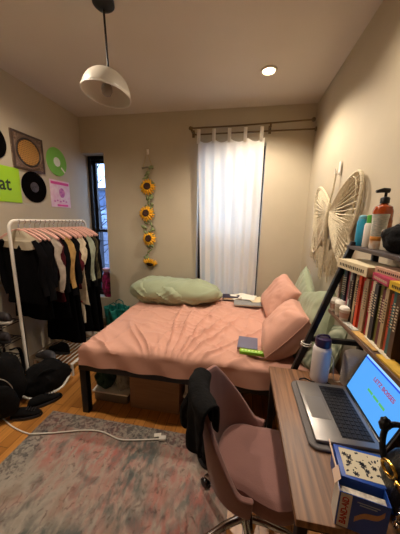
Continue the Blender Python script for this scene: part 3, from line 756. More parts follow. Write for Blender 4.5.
# (colour, body length, shoulder, hem, sleeve length, look)
G = [('#0a090b', .62, .19, .20, .40, 'black top with a cream yoke, nearest on the rack'),
     ('#08080a', .78, .20, .21, .45, 'long black jacket, second from the near end of the rack'),
     ('#0b0a0d', .55, .19, .19, .35, 'short charcoal sweater, third from the near end of the rack'),
     ('#988c7e', .56, .205, .22, .40, 'pale grey blouse between dark tops near the front of the rack'),
     ('#3d1218', .66, .195, .215, .32, 'burgundy top hanging beside the pale grey blouse'),
     ('#09090b', .86, .19, .20, .45, 'black coat hanging between the burgundy and mustard tops'),
     ('#a07f4c', .52, .195, .19, .42, 'mustard tan cardigan hanging mid rack'),
     ('#08070a', 1.16, .18, .21, .50, 'long black dress just beyond the mustard cardigan'),
     ('#0a090b', 1.2, .19, .22, .40, 'long black coat at the middle of the rack'),
     ('#4e1a22', .62, .18, .18, .28, 'dark red shirt hanging beyond the long black coat'),
     ('#bdae94', .80, .195, .235, .22, 'cream striped dress with a red hem mid rack'),
     ('#08080a', 1.1, .19, .21, .48, 'long black dress beyond the cream striped dress'),
     ('#8d937f', .56, .20, .20, .42, 'sage grey shirt toward the window end of the rack'),
     ('#08080a', 1.2, .19, .22, .50, 'long black garment between sage and olive shirts'),
     ('#5c553c', .62, .19, .20, .42, 'olive patterned shirt near the window end of the rack'),
     ('#0b0a0c', 1.22, .19, .21, .48, 'long charcoal coat at the far window end of the rack')]
ng = len(G)
for i, (c_, L, ws, wb, sl, lab) in enumerate(G):
    y = RY0+.085+i*(RY1-RY0-.15)/(ng-1)
    drop = .03 if i in (0,) else 0
    rz = random.uniform(-.10, .10)
    z0 = RZ-.0665-.004
    h = thing('clothes_hanger', 'pink hanger holding the '+lab.split(',')[0], 'hanger', (RX, y, z0), (0, 0, rz), 'pink hangers on the rack')
    obj('hanger_hook', hanger_mesh(True), chrome, h); obj('hanger_arms', hanger_mesh(False), pinkh, h)
    kind = 'shirt' if L < .66 else 'long_garment'
    g_ = thing(kind, lab, 'clothing', (RX, y, z0-.004), (0, 0, rz), 'clothes hanging on the rack')
    gm_ = mat('garment_%d' % i, c_, 1.0, var=.22 if i != 14 else .2, scale=14, bump=.25, bscale=120, **({'col2': '#2b2820'} if i == 14 else {}))
    obj('garment_body', garment_body(L, ws, wb, .021, i*1.7), gm_, g_)
    gm_.node_tree.nodes['Principled BSDF'].inputs['Specular IOR Level'].default_value = .08
    for s in (-1, 1): obj('sleeve', sleeve_mesh(s, ws-.01, sl, .017, i+s), gm_, g_)
    # neckline: the pale hanger shows above a dark collar
    if i == 0:
        bm = garment_body(.15, .19, .20, .026, 2.2)
        obj('cream_yoke', bm, mat('cream_yoke', '#b9ab94', .9), g_)
    if i == 10:
        bm = new(); tube(bm, [(-.16, 0, -.77), (0, 0, -.80), (.16, 0, -.77)], .024, 10, flat=.9); obj('red_hem', bm, mat('red_trim', '#8c1a26', .8), g_)
        bm = new(); tube(bm, [(.13, 0, -.78), (.15, 0, -.9), (.15, 0, -1.02)], [.024, .02, .016], 8); obj('pale_sash', bm, mat('cream_sash', '#cfc2aa', .8), g_)
# ------------------------------------------------------------------ shoes, boxes on the rack base
def shoe_mesh(bm, L, W, H, sd):
    def P(u, v):
        a = u*2*PI; y = (v-.5)*L
        w = W/2*(.78+.22*sin(PI*v*1.1+.4))*(max(.02, 1-abs(2*v-1)**5))**.5
        hh = H*(1.0 if v < .42 else max(.42, 1-(v-.42)*1.5))*(max(.05, 1-abs(2*v-1)**8))**.5
        z = sin(a)*hh/2+hh/2
        return Vector((cos(a)*w*(1-.25*(z/H)), y, z))
    g = grid(bm, 24, 22, P, closeu=True); bm.faces.new(g[0][::-1]); bm.faces.new(g[-1])
def shoe(label, m, solem, loc, rz, L=.26, W=.09, H=.10, grp=None):
    t = thing('shoe', label, 'shoe', loc, (0, 0, rz), grp)
    bm = new(); shoe_mesh(bm, L, W, H, 0)
    for v in bm.verts: v.co.z += .018
    obj('upper', bm, m, t)
    bm = new(); solid_lathe(bm, [(.5, 0), (.52, .5), (.5, 1)], 28)
    for v in bm.verts: v.co = Vector((v.co.x*W*1.02, v.co.y*L*1.0, v.co.z*.022))
    obj('sole', bm, solem, t)
    bm = new()
    for k in range(4): tube(bm, [(-.02, .01+k*.018, .018+H*(.93-k*.09)), (.02, .01+k*.018, .018+H*(.93-k*.09))], .003, 5)
    obj('laces', bm, solem, t)
greyshoe = mat('grey_shoe', '#5d5c62', .7); soleW = mat('white_sole', '#cfcac0', .6)
shoe('grey sneaker on the slatted rack base nearest the duffel bag', greyshoe, soleW, (-1.88, 1.86, .134), PI/2*.9, grp='shoes on the rack base')
shoe('dark shoe on the rack base beyond the grey sneaker', blackfab, mat('dark_sole', '#222024', .6), (-1.86, 2.02, .134), PI/2*.95, grp='shoes on the rack base')
shoe('pale shoe on the far end of the rack base', soleW, soleW, (-1.80, 2.36, .134), PI/2, grp='shoes on the rack base')

# ------------------------------------------------------------------ dark shoe rack at left edge
t = thing('shoe_rack', 'dark slatted shoe rack at the left edge behind the backpack', 'shoe rack', (-1.98, 1.40, 0))
srm = mat('dark_bronze_metal', '#2b2320', .4, .4)
for sx in (-.12, .12):
    for sy in (-.28, .25):
        bm = new(); tube(bm, [(sx, sy, 0), (sx, sy, .70)], .010, 8); obj('post', bm, srm, t)
for z in (.10, .32, .50, .66):
    bm = new()
    for k in range(6): tube(bm, [(-.115+k*.046, -.28, z), (-.115+k*.046, .25, z)], .005, 6)
    for yy in (-.28, .25): tube(bm, [(-.12, yy, z), (.12, yy, z)], .006, 6)
    obj('shelf', bm, srm, t)
for i, (y, z, lab) in enumerate(((1.55, .669, 'dark shoe on top of the shoe rack at the left edge'), (1.42, .669, 'second dark shoe on top of the shoe rack at the left edge'), (1.52, .509, 'dark shoe on the second shelf of the shoe rack'))):
    shoe(lab, mat('dark_leather', '#2a2326', .5), soleW if i == 0 else mat('dark_sole', '#222024', .6), (-1.98, y, z), PI/2, L=.24, W=.085, H=.075, grp='shoes on the shoe rack')

# ------------------------------------------------------------------ bags on floor
t = thing('backpack', 'black backpack with pale piping on the floor at the left edge', 'backpack', (-1.83, 1.37, 0), (0, 0, .5))
bm = new(); lump(bm, (0, 0, .24), (.16, .12, .27), 2, amp=.16)
for v in bm.verts: v.co.z = max(.0, v.co.z)
obj('bag_body', bm, blackfab, t)
bm = new(); lump(bm, (.05, -.135, .16), (.11, .05, .14), 6, amp=.08); obj('front_pocket', bm, blackfab, t)
pip = mat('grey_piping', '#8d8882', .6)
bm = new(); tube(bm, spl([(-.09, -.150, .36), (.0, -.175, .40), (.09, -.160, .37), (.125, -.13, .28), (.125, -.12, .18)], 30, False), .0035, 6); obj('piping', bm, pip, t)
for s in (-1, 1):
    bm = new(); tube(bm, spl([(s*.06, .10, .47), (s*.08, .20, .42), (s*.09, .21, .25), (s*.08, .16, .08)], 24, False), .016, 8, flat=.4); obj('shoulder_strap', bm, blackfab, t)
bm = new(); tube(bm, spl([(-.03, .0, .50), (-.02, 0, .545), (.02, 0, .545), (.03, 0, .50)], 12, False), .008, 6); obj('grab_handle', bm, blackfab, t)
t = thing('duffel_bag', 'black duffel bag with white bottom trim on the floor by the rack', 'bag', (-1.70, 1.655, 0), (0, 0, .95))
bm = new(); lump(bm, (0, 0, .13), (.18, .11, .15), 8, amp=.26)
for v in bm.verts: v.co.z = max(.0, v.co.z-.02)
obj('bag_body', bm, blackfab, t)
bm = new(); tube(bm, spl([(-.19, -.03, .05), (-.12, -.135, .035), (0, -.15, .035), (.10, -.135, .045), (.19, -.04, .07)], 30, False), .010, 8, flat=.8); obj('white_trim', bm, soleW, t)
bm = new(); tube(bm, spl([(-.08, -.08, .18), (-.03, -.10, .23), (.04, -.10, .23), (.09, -.08, .18)], 16, False), .008, 6); obj('handle', bm, blackfab, t)
shoe('black shoe lying on the wood floor in front of the backpack', blackfab, mat('dark_sole', '#222024', .6), (-1.57, 1.50, 0), -.7, L=.25, H=.07, grp='shoes on the wood floor')
shoe('small black shoe on the floor beside the backpack base', blackfab, mat('dark_sole', '#222024', .6), (-1.60, 1.35, 0), -1.2, L=.22, H=.06, grp='shoes on the wood floor')
# cord
t = thing('extension_cord', 'white power cord with a plug lying across the rug', 'cord', (-1.2, 1.25, 0))
cord = [(-1.78, 1.30, .006), (-1.60, 1.24, .006), (-1.45, 1.215, .008), (-1.40, 1.21, .02), (-1.25, 1.25, .021), (-1.05, 1.31, .021), (-.92, 1.32, .021), (-.78, 1.29, .021), (-.65, 1.31, .021), (-.50, 1.345, .021)]
bm = new(); tube(bm, spl([(x+1.2, y-1.25, z) for x, y, z in cord], 70, False), .0045, 7); obj('cable', bm, whiteplastic, t)
bm = new(); box(bm, (.72, .10, .026), (.05, .032, .022), rot=(0, 0, .2), bev=.005); obj('plug', bm, whiteplastic, t)
bm = new(); box(bm, (.68, .115, .030), (.05, .028, .004), rot=(0, 0, .3)); obj('tag_label', bm, mat('white_paper', '#e8e2d4', .8), t)
shoe('black shoe on the floor under the pink chair by the bed', blackfab, mat('dark_sole', '#222024', .6), (-.17, 1.30, 0.014), .4, L=.20, W=.10, H=.12)
# ------------------------------------------------------------------ desk
DX0, DX1, DY0, DY1, DZ = .188, .705, .545, 1.256, .75
t = thing('desk', 'walnut wood top desk with black metal legs by the right wall', 'desk', ((DX0+DX1)/2, (DY0+DY1)/2, 0))
dx, dy = (DX1-DX0)/2, (DY1-DY0)/2
bm = new(); box(bm, (0, 0, DZ-.0125), (2*dx, 2*dy, .025), bev=.002); obj('desktop', bm, deskwood, t)
for sx in (-1, 1):
    for sy in (-1, 1):
        bm = new(); box(bm, (sx*(dx-.025), sy*(dy-.03), (DZ-.025)/2), (.03, .03, DZ-.025), bev=.003); obj('leg', bm, black_metal, t)
for sy in (-1, 1):
    bm = new(); box(bm, (0, sy*(dy-.03), DZ-.04), (2*dx-.08, .025, .03)); obj('cross_rail', bm, black_metal, t)
bm = new(); box(bm, (dx-.025, 0, DZ-.04), (.025, 2*dy-.09, .03)); obj('back_rail', bm, black_metal, t)

# ------------------------------------------------------------------ leaning shelf over the desk
SY0, SY1 = .26, 1.31
t = thing('ladder_shelf', 'leaning black metal ladder shelf with wood shelves over the desk', 'shelf', (.45, (SY0+SY1)/2, 0))
def lx(z): return .322+.296*(z-.696)-.45
sh = (SY1-SY0)/2
for s in (-1, 1):
    y = s*(sh-.02)
    bm = new(); zt_ = 1.46; dr = Vector((lx(zt_)-lx(0), 0, zt_)); mid = Vector(((lx(zt_)+lx(0))/2, y, zt_/2))
    box(bm, mid, (.028, .028, dr.length), rot=(0, math.atan2(dr.x, dr.z), 0), bev=.003); obj('leaning_leg', bm, black_metal, t)
    bm = new(); box(bm, (.20, y, .73), (.026, .026, 1.46), bev=.003); obj('rear_leg', bm, black_metal, t)
    bm = new(); x0, x1 = lx(.925)+.014, .187; box(bm, ((x0+x1)/2, y, .925), (x1-x0, .024, .026), bev=.002); obj('side_bar', bm, black_metal, t)
S1Z, S2Z = 1.10, 1.442
bm = new(); box(bm, ((.475-.45+.705-.45)/2, 0, S1Z-.009), (.23, 2*sh, .018), bev=.002); obj('lower_shelf', bm, shelfwood, t)
bm = new(); box(bm, ((.525-.45+.705-.45)/2, 0, S2Z-.008), (.18, 2*sh, .016), bev=.002); obj('upper_shelf', bm, mat('dark_shelf_board', '#3d3230', .55, var=.15, scale=5, stretch=(20, 1, 1)), t)
bm = new(); box(bm, (.252, 0, S1Z+.02), (.006, 2*sh-.08, .03)); obj('shelf_back_lip', bm, black_metal, t)

# ------------------------------------------------------------------ books on the lower shelf
def spine_mat(name, c, c2=None):
    m = mat('spine_'+name, c, .55, var=.0 if c2 else .08, scale=30, col2=c2, stretch=(1, 1, 1) if not c2 else (40, 60, 9))
    return m
B = [('slim', '#a83a30', '#d8d2c0', .018, .195, 'slim red and white speckled book, first on the shelf by the paper cups'),
     ('forest', '#1d3b2b', None, .036, .215, 'thick forest green book near the far end of the shelf'),
     ('slate', '#3b4658', None, .026, .205, 'slate blue book beside the forest green one'),
     ('navy', '#14182c', None, .024, .210, 'narrow navy book between slate blue and rose spines'),
     ('rose', '#a8505c', None, .030, .205, 'rose red book just past the navy one'),
     ('tealgrey', '#6f8580', '#b9c4bd', .034, .208, 'grey teal book with pale lettering on its spine'),
     ('aubergine', '#2a1826', None, .028, .212, 'dark aubergine book beside the grey teal one'),
     ('cream', '#c8b48e', None, .034, .215, 'cream spined book between aubergine and black books'),
     ('black', '#1c1818', None, .024, .185, 'short black book between the cream and orange spines'),
     ('orange', '#d2481e', None, .028, .210, 'bright orange book in the middle of the row'),
     ('scarlet', '#b3262a', None, .020, .215, 'thin scarlet book right beside the bright orange one'),
     ('moss', '#6c7058', '#a9a388', .022, .195, 'moss grey speckled book beside the thin scarlet one'),
     ('tan', '#b39a76', '#8a735a', .032, .210, 'mottled tan book toward the right edge of the photo'),
     ('crimson', '#a01f2e', None, .028, .205, 'crimson book just past the mottled tan one'),
     ('ivory', '#d2c6ac', None, .030, .212, 'ivory book between the crimson and charcoal books'),
     ('charcoal', '#2a2a30', None, .032, .205, 'charcoal book beside the ivory one'),
     ('olive', '#6c6a2e', None, .028, .21, 'olive book between the charcoal and wine red books')]
B += [('wine', '#5a1a2c', None, .030, .200, 'wine red book, fifth from the cropped right end'),
      ('sand', '#b8a27c', '#9a8460', .026, .210, 'sand coloured book, fourth from the cropped right end'),
      ('coral', '#c8583c', None, .024, .195, 'coral book, third from the cropped right end'),
      ('teal', '#2c5a5c', None, .028, .210, 'teal book, second from the cropped right end'),
      ('brown', '#4e3524', None, .030, .205, 'brown book, last at the cropped right end')]
y = 1.296
for i, (nm, c, c2, th, h, lab) in enumerate(B):
    W = .135+.012*((i*7) % 3)
    th *= .74; h += .022
    y -= th/2+.0012
    x = .507+.004*((i*5) % 3)
    t = thing('book', lab, 'book', (x, y, S1Z+.0005), group='books standing on the lower shelf')
    t.rotation_euler = (0, 0, 0)
    cm_ = spine_mat(nm, c, c2); bm = new()
    for s in (-1, 1): box(bm, (W/2, s*(th/2-.001), h/2), (W, .002, h))
    box(bm, (.001, 0, h/2), (.002, th-.004, h)); obj('cover', bm, cm_, t, smooth=False)
    bm = new(); box(bm, (W/2, 0, h/2), (W-.006, th-.005, h-.006)); obj('pages', bm, pagesm, t, smooth=False)
    bm = new(); box(bm, (-.0005, 0, h*.62), (.0012, th*.45, h*.38)); box(bm, (-.0005, 0, h*.16), (.0012, th*.5, h*.06))
    light = sum(lin(c)[:3]) < .45
    if i != 5: 
        bm.free(); bm = new()
        for k in range(9): box(bm, (-.0006, th*.06*((k*3) % 3-1), h*(.82-.045*k)), (.001, th*(.28+.12*((k*5) % 3)), h*.018))
    obj('spine_print', bm, mat('spine_print_%s' % ('pale' if light else 'dark'), '#c9b99a' if light else '#3a2c22', .5), t, smooth=False)
    y -= th/2
# books lying flat on the row
def flatbook(lab, x, y, z, rz, s, c, pr=None):
    t = thing('book', lab, 'book', (x, y, z), (0, 0, rz), 'books lying on top of the row')
    w_, l_, h_ = s; cm_ = spine_mat('flat_'+str(c), c)
    bm = new(); box(bm, (0, 0, .0015), (w_, l_, .003)); box(bm, (0, 0, h_-.0015), (w_, l_, .003)); box(bm, (-w_/2+.001, 0, h_/2), (.002, l_, h_-.006)); obj('cover', bm, cm_, t, smooth=False)
    bm = new(); box(bm, (.002, 0, h_/2), (w_-.008, l_-.006, h_-.006)); obj('pages', bm, pagesm, t, smooth=False)
    bm = new()
    for k in range(14): box(bm, (-w_/2-.0002, -l_*.40+k*l_*.06, h_/2+.004*((k*3) % 3-1)*.4), (.001, l_*(.025+.012*(k % 2)), h_*.35))
    obj('spine_print', bm, mat('spine_print_dark' if pr is None else 'spine_print_'+pr, '#3a2c22' if pr is None else pr, .5), t, smooth=False)
zt0 = S1Z+.2385
flatbook('thick cream book lying flat on top of the standing books, below the upper shelf', .548, 1.145, zt0+.001, .10, (.13, .235, .040), '#d9c9a6')
flatbook('magenta book lying flat beside the thick cream one', .565, .935, zt0+.001, -.10, (.125, .13, .026), '#a8284e', 'pale')
flatbook('yellow book lying flat at the right edge on the standing books', .555, .795, zt0+.001, .05, (.125, .135, .028), '#d8b02c')
flatbook('peach book resting on the magenta book', .578, .93, zt0+.028, .08, (.11, .17, .022), '#cda48a')
flatbook('cream book on the yellow book at the right edge', .565, .76, zt0+.030, -.05, (.11, .16, .024), '#cfc0a0')

# ------------------------------------------------------------------ small things on the lower shelf
def papercup(lab, x, y, r, h, sleeve):
    t = thing('paper_cup', lab, 'cup', (x, y, S1Z), group='miniature lidded paper cups')
    bm = new(); solid_lathe(bm, [(r*.74, 0), (r*.76, .002), (r*.96, h*.78)], 24); obj('cup_body', bm, mat('cup_paper', '#e2d6c6', .7), t)
    bm = new(); lathe(bm, [(r*.84, h*.2), (r*.95, h*.6), (r*.92, h*.6), (r*.80, h*.2)], 24); obj('cup_sleeve', bm, sleeve, t)
    bm = new(); solid_lathe(bm, [(r*1.04, h*.78), (r*1.06, h*.82), (r*.98, h*.85), (r*.88, h*.98), (r*.8, h)], 24); obj('lid', bm, mat('cup_lid', '#efe8dc', .4), t)
sl = mat('cup_sleeve_pink', '#c79a86', .7); sl2 = mat('cup_sleeve_cream', '#cbbda2', .7)
papercup('lidded miniature paper cup at the far corner of the shelf', .494, 1.283, .023, .068, sl)
papercup('taller miniature paper cup in the middle, with a flat white lid', .497, 1.222, .024, .076, sl2)
papercup('nearest miniature paper cup with a domed white lid', .496, 1.160, .024, .066, sl)
for lab, x, y, rz, s, c in (('white card lying on the shelf in front of the rose book', .497, 1.085, .12, (.030, .085, .003), '#e2dccf'),
                            ('white tag lying against the grey teal book', .519, 1.04, .5, (.022, .055, .004), '#cfcbb9')):
    bm = new(); box(bm, (0, 0, s[2]/2), s, bev=.001); tag(obj('card', bm, mat('card_'+c[1:], c, .7, col2='#8a9490', scale=120), loc=(x, y, S1Z+.0005), rot=(0, 0, rz)), lab, 'card', 'cards on the lower shelf')
for lab, x, y, rz, s, c in (('tan torn envelope at the front edge of the lower shelf', .498, .955, .05, (.034, .16, .004), '#c49a55'),
                            ('pale folded paper on the shelf in front of the orange book', .512, .90, -.04, (.026, .17, .004), '#d8cdb4'),
                            ('yellow notepad at the right edge of the lower shelf', .500, .775, .03, (.040, .14, .008), '#cda43a')):
    bm = new(); box(bm, (0, 0, s[2]/2), s, bev=.001); tag(obj('paper_stack', bm, mat('paper_'+c[1:], c, .8, var=.15, scale=30), loc=(x, y, S1Z+(.0005 if 'pale' not in lab else .005)), rot=(0, 0, rz)), lab, 'paper', 'papers on the lower shelf')

# ------------------------------------------------------------------ toiletries on the upper shelf
def bottle(name, lab, x, y, prof, m, capprof, cm_, cat='bottle', sx=1, sy=1, lab_m=None):
    t = thing(name, lab, cat, (x, y, S2Z+.0005), group='toiletries on the upper shelf')
    bm = new(); solid_lathe(bm, prof, 28, sx=sx, sy=sy); obj('bottle_body', bm, m, t)
    bm = new(); solid_lathe(bm, capprof, 24, sx=sx, sy=sy); obj('cap', bm, cm_, t)
    return t
bottle('shampoo_bottle', 'turquoise blue bottle at the far end of the upper shelf', .570, 1.285, [(.020, 0), (.023, .006), (.023, .115), (.018, .128)], mat('turquoise_plastic', '#2f9bc4', .35), [(.019, .1282), (.019, .136), (.016, .143), (.008, .147)], mat('turquoise_cap', '#6aa9c0', .35))
t = bottle('lotion_bottle', 'white slim bottle with a bright green cap', .572, 1.222, [(.017, 0), (.019, .005), (.019, .100), (.015, .110)], whiteplastic, [(.013, .1102), (.0135, .142), (.011, .146)], mat('green_cap', '#4da53c', .35))
t = bottle('cream_tube', 'white cosmetic tube with orange lower band and printed label', .575, 1.148, [(.024, .045), (.026, .05), (.029, .120), (.031, .148)], mat('tube_white', '#ddd7cc', .4, col2='#a8b0a8', scale=70, stretch=(1, 1, 4)), [(.024, 0), (.026, .004), (.026, .044)], mat('tube_orange_cap', '#d9a878', .4, col2='#efe6da', scale=40))
bm = new(); lathe(bm, [(.0262, .036), (.0272, .038), (.0272, .052), (.0262, .054)], 28); obj('orange_band', bm, mat('orange_band', '#d08a3c', .4), t)
t = thing('pump_bottle', 'amber pump soap bottle with a black pump behind the tubes', 'soap bottle', (.635, 1.255, S2Z+.0005), group='toiletries on the upper shelf')
amb = mat('amber_soap', '#a8481c', .15, coat=.5, trans=.25)
bm = new(); solid_lathe(bm, [(.036, 0), (.040, .005), (.040, .165), (.034, .185), (.016, .196), (.015, .200)], 32); obj('bottle_body', bm, amb, t)
bm = new(); solid_lathe(bm, [(.019, .2002), (.019, .222), (.014, .228), (.006, .23), (.006, .252)], 20)
tube(bm, [(.012, 0, .256), (-.012, 0, .258), (-.042, 0, .252)], [.011, .011, .006], 10); obj('pump', bm, blackplastic, t)
bm = new(); lathe(bm, [(.0405, .05), (.041, .052), (.041, .125), (.0405, .127)], 32); obj('label_band', bm, mat('amber_label', '#b9764a', .5, col2='#8a3c1c', scale=60), t)
t = thing('soap_box', 'small white carton lying beside the amber pump bottle', 'box', (.605, 1.105, S2Z+.0005), (0, 0, .2), 'toiletries on the upper shelf')
bm = new(); box(bm, (0, 0, .032), (.05, .06, .064), bev=.002); obj('carton', bm, mat('pale_carton', '#ddd2bd', .6), t)
bm = new(); box(bm, (0, 0, .075), (.055, .065, .020), bev=.003); obj('carton_lid', bm, whiteplastic, t)
t = thing('toiletry_pouch', 'black soft pouch at the right edge of the upper shelf', 'pouch', (.60, 1.00, S2Z+.0005), (0, 0, .2))
bm = new(); lump(bm, (0, 0, .052), (.065, .085, .062), 3, amp=.14, )
for v in bm.verts: v.co.z = max(0, v.co.z)
obj('pouch_body', bm, blackfab, t)
bm = new(); tube(bm, [(-.02, -.07, .085), (-.025, 0, .110), (-.02, .07, .088)], .003, 6); obj('zipper', bm, mat('dark_zipper', '#26252a', .4, .5), t)

# ------------------------------------------------------------------ things on the desk
t = thing('water_bottle', 'white insulated water bottle with a dark purple lid on the desk', 'bottle', (.432, 1.195, DZ))
bm = new(); solid_lathe(bm, [(.040, 0), (.043, .004), (.043, .168), (.040, .184), (.034, .190)], 36); obj('bottle_body', bm, mat('bottle_white', '#e8e2e2', .35), t)
bm = new(); solid_lathe(bm, [(.036, .1902), (.037, .194), (.037, .222), (.034, .232), (.022, .235)], 32)
obj('lid', bm, mat('purple_lid', '#2d1f48', .35), t)
bm = new(); tube(bm, spl([(-.030, 0, .225), (-.02, 0, .245), (.02, 0, .245), (.030, 0, .225)], 16, False), .005, 8); obj('carry_loop', bm, mat('purple_lid', '#2d1f48', .35), t)
t = thing('smart_speaker', 'tall grey fabric speaker with rounded top on the desk behind the laptop', 'speaker', (.590, 1.182, DZ))
bm = new(); solid_lathe(bm, [(.054, 0), (.060, .006), (.060, .150), (.056, .168), (.044, .178), (.02, .181)], 36, sx=1, sy=.8); obj('speaker_body', bm, mat('grey_mesh_fabric', '#bdb3aa', .8, bump=.4, bscale=400), t)
bm = new(); tube(bm, spl([(-.05, 0, .012), (-.085, .0, .008), (-.095, .01, .06), (-.10, .02, .12), (-.13, .06, .17)], 30, False), .0022, 6); obj('power_cable', bm, whiteplastic, t)
# cable wrapped on the shelf leg
t = thing('coiled_cable', 'white cable looped around the black shelf post beside the bottle', 'cable', (lx(.90)+.45, SY1-.02, .90))
bm = new(); pts = [(.026*cos(a)*(1+.1*sin(a*3)), .026*sin(a), .006*a/PI-.02) for a in [k*.35 for k in range(40)]]; tube(bm, pts, .003, 6); tag(t, t['label'], 'cable'); obj('cable_loop', bm, whiteplastic, t)
# laptop
LA = thing('laptop', 'open silver laptop with a glowing blue screen in a grey sleeve on the desk', 'laptop', (.415, .955, DZ+.014), (0, 0, 0))
alu = mat('aluminium', '#8f8b88', .35, .7); 
bm = new(); box(bm, (0, 0, .0075), (.225, .335, .015), bev=.006); obj('base', bm, alu, LA)
kb = obj('keyboard', (lambda b: (box(b, (.040, 0, .0153), (.108, .285, .001)), b)[1])(new()), mat('keyboard_well', '#0c0c10', .5), LA, smooth=False)
bm = new()
for r_ in range(6):
    n_ = 14
    for c_ in range(n_):
        box(bm, (.040-.045+r_*.018, (c_-(n_-1)/2)*.0200, .0168), (.0145, .0165, .002), bev=.0008, seg=1)
obj('keys', bm, mat('black_keys', '#17171c', .4), LA, smooth=False)['kind'] = 'stuff'
bm = new(); box(bm, (-.062, 0, .0153), (.072, .125, .0008)); obj('trackpad', bm, mat('trackpad_grey', '#9a9692', .3, .6), LA, smooth=False)
TL = math.radians(21)
lid = bpy.data.objects.new('screen_lid', None); C.objects.link(lid); lid.parent = LA; lid.location = (.1125, 0, .012)
# lid local: x right for the reader (-Y world), y up the screen, z toward the reader
X_ = Vector((0, -1, 0)); Y_ = Vector((sin(TL), 0, cos(TL))); Z_ = X_.cross(Y_)
lid.rotation_euler = Matrix((X_, Y_, Z_)).transposed().to_euler()
bm = new(); box(bm, (0, .112, -.003), (.335, .222, .005), bev=.002); obj('lid_shell', bm, alu, lid)
bm = new(); box(bm, (0, .112, -.0002), (.329, .216, .0008)); obj('bezel', bm, blackplastic, lid, smooth=False)
def q(bm, x0, x1, y0, y1, z, mi):
    f = bm.faces.new([bm.verts.new(p) for p in ((x0, y0, z), (x1, y0, z), (x1, y1, z), (x0, y1, z))]); f.material_index = mi
bm = new(); q(bm, -.158, .158, .012, .212, .0006, 0); q(bm, -.158, .158, .200, .212, .0008, 1); q(bm, -.158, .158, .183, .190, .0008, 2)
for k in range(3): q(bm, -.045+k*.042, -.045+k*.042+.036, .088, .098, .0008, 3)
q(bm, -.158, .158, .190, .200, .0008, 4)
obj('screen', bm, [emat('screen_blue', '#4f9dea', 1.15), emat('screen_lilac', '#a88ae0', 1.2), emat('screen_deep_blue', '#1440d8', 1.1), emat('screen_green', '#58b860', 1.0), emat('screen_pale', '#8cc0ee', 1.3)], lid, smooth=False)
text('LETZ BOSSES', .024, emat('screen_text', '#b0305a', .8), lid, (.02, .145, .0009), (0, 0, 0), bold=.0004)
bm = new(); box(bm, (0, .207, .0008), (.035, .009, .0006)); obj('camera_notch', bm, blackplastic, lid, smooth=False)
bm = new(); tube(bm, [(.1125, -.15, .012), (.1125, .15, .012)], .005, 8); obj('hinge', bm, blackplastic, LA)
# sleeve below the laptop
bm = new(); P_ = []
for cx, cy, a0 in ((.10, .155, 0), (-.10, .155, 90), (-.10, -.155, 180), (.10, -.155, 270)):
    for k in range(7): a = math.radians(a0+k*15); P_.append((cx+.032*cos(a), cy+.032*sin(a)))
prism(bm, P_, 0, .013)
tag(obj('laptop_sleeve', bm, mat('grey_neoprene', '#6f6a69', .8, bump=.2), loc=(.412, .953, DZ+.0003), bevel=.004), 'grey padded laptop sleeve with rounded corners under the laptop', 'laptop sleeve')
# black pouch / cable behind laptop
t = thing('charging_cable', 'thin black cable on the desk behind the laptop palm rest', 'cable', (.36, 1.165, DZ))
bm = new(); tube(bm, spl([(-.03, -.0, .004), (.0, .015, .004), (.035, -.006, .004), (.07, .02, .004), (.12, -.01, .004)], 30, False), .003, 6); obj('cable', bm, blackplastic, t)
# rolled item hanging under the shelf at right edge
t = thing('mug', 'beige mug seen on its rim at the right edge behind the laptop screen', 'mug', (.655, .99, DZ+0))
bm = new(); solid_lathe(bm, [(.034, 0), (.038, .004), (.040, .19)], 28); obj('mug_body', bm, mat('beige_ceramic', '#9c8a78', .5), t)
bm = new(); lathe(bm, [(.033, .188), (.036, .194), (.041, .194), (.041, .186)], 28); obj('rim', bm, mat('pale_ceramic', '#cdbfae', .5), t)

# adhesive bandage box (open) and pattern card tray behind it
t = thing('bandage_box', 'open blue adhesive bandage box at the near corner of the desk', 'box', (.348, .568, DZ), (0, 0, -.17))
blue = mat('bandage_blue', '#1a4aa6', .4); bw, bd, bh = .112, .045, .112
bm = new(); c_ = .0015
box(bm, (0, -bd/2, bh/2), (bw, c_, bh)); box(bm, (0, bd/2, bh/2), (bw, c_, bh)); box(bm, (0, 0, c_/2), (bw, bd, c_))
for s in (-1, 1): box(bm, (s*bw/2, 0, bh/2), (c_, bd, bh))
obj('carton', bm, blue, t, smooth=False)
bm = new(); box(bm, (0, -.006, bh*.46), (bw-.008, .020, bh*.86)); obj('wrapped_bandages', bm, mat('white_wrapper', '#d8d0c0', .6, col2='#8f8676', scale=60), t, smooth=False)
bm = new(); box(bm, (-bw/2+.016, -bd/2-.0012, bh/2), (.026, .0008, bh*.96)); box(bm, (-bw/2-.0012, 0, bh/2), (.0008, bd, bh)); obj('white_end_panel', bm, mat('carton_white', '#cfc4b8', .5), t, smooth=False)
text('BAND-AID', .021, mat('bandage_red', '#b01c2c', .5), t, (-bw/2+.016, -bd/2-.0018, bh/2), (PI/2, -PI/2, 0), bold=.0006, sx=.88)
bm = new()
pts2 = spl([(-.030, 0, .040), (-.01, 0, .060), (.018, 0, .068), (.032, 0, .086)], 20, False)
g = [[bm.verts.new((p.x+.014, -bd/2-.0015, p.z+s*.009)) for s in (-1, 1)] for p in pts2]
for i in range(len(g)-1): bm.faces.new((g[i][0], g[i][1], g[i+1][1], g[i+1][0]))
obj('bandage_picture', bm, mat('bandage_tan', '#b58a68', .6), t, smooth=False)
bm = new()
for k in range(2): box(bm, (.01, -bd/2-.0013, bh*.86-k*.007), (.05-.012*k, .0006, .003))
obj('small_print', bm, mat('pale_print', '#9fb0c8', .5), t, smooth=False)
bm = new(); box(bm, (-bw/2-.001, .022, bh+.0), (.001, .040, .026), rot=(0, .5, 0)); obj('end_flap', bm, mat('carton_pinkish', '#d3b6a2', .6), t, smooth=False)
t = thing('sticker_tray', 'blue edged box with a cream patterned top behind the bandage box', 'box', (.398, .668, DZ), (0, 0, -.12))
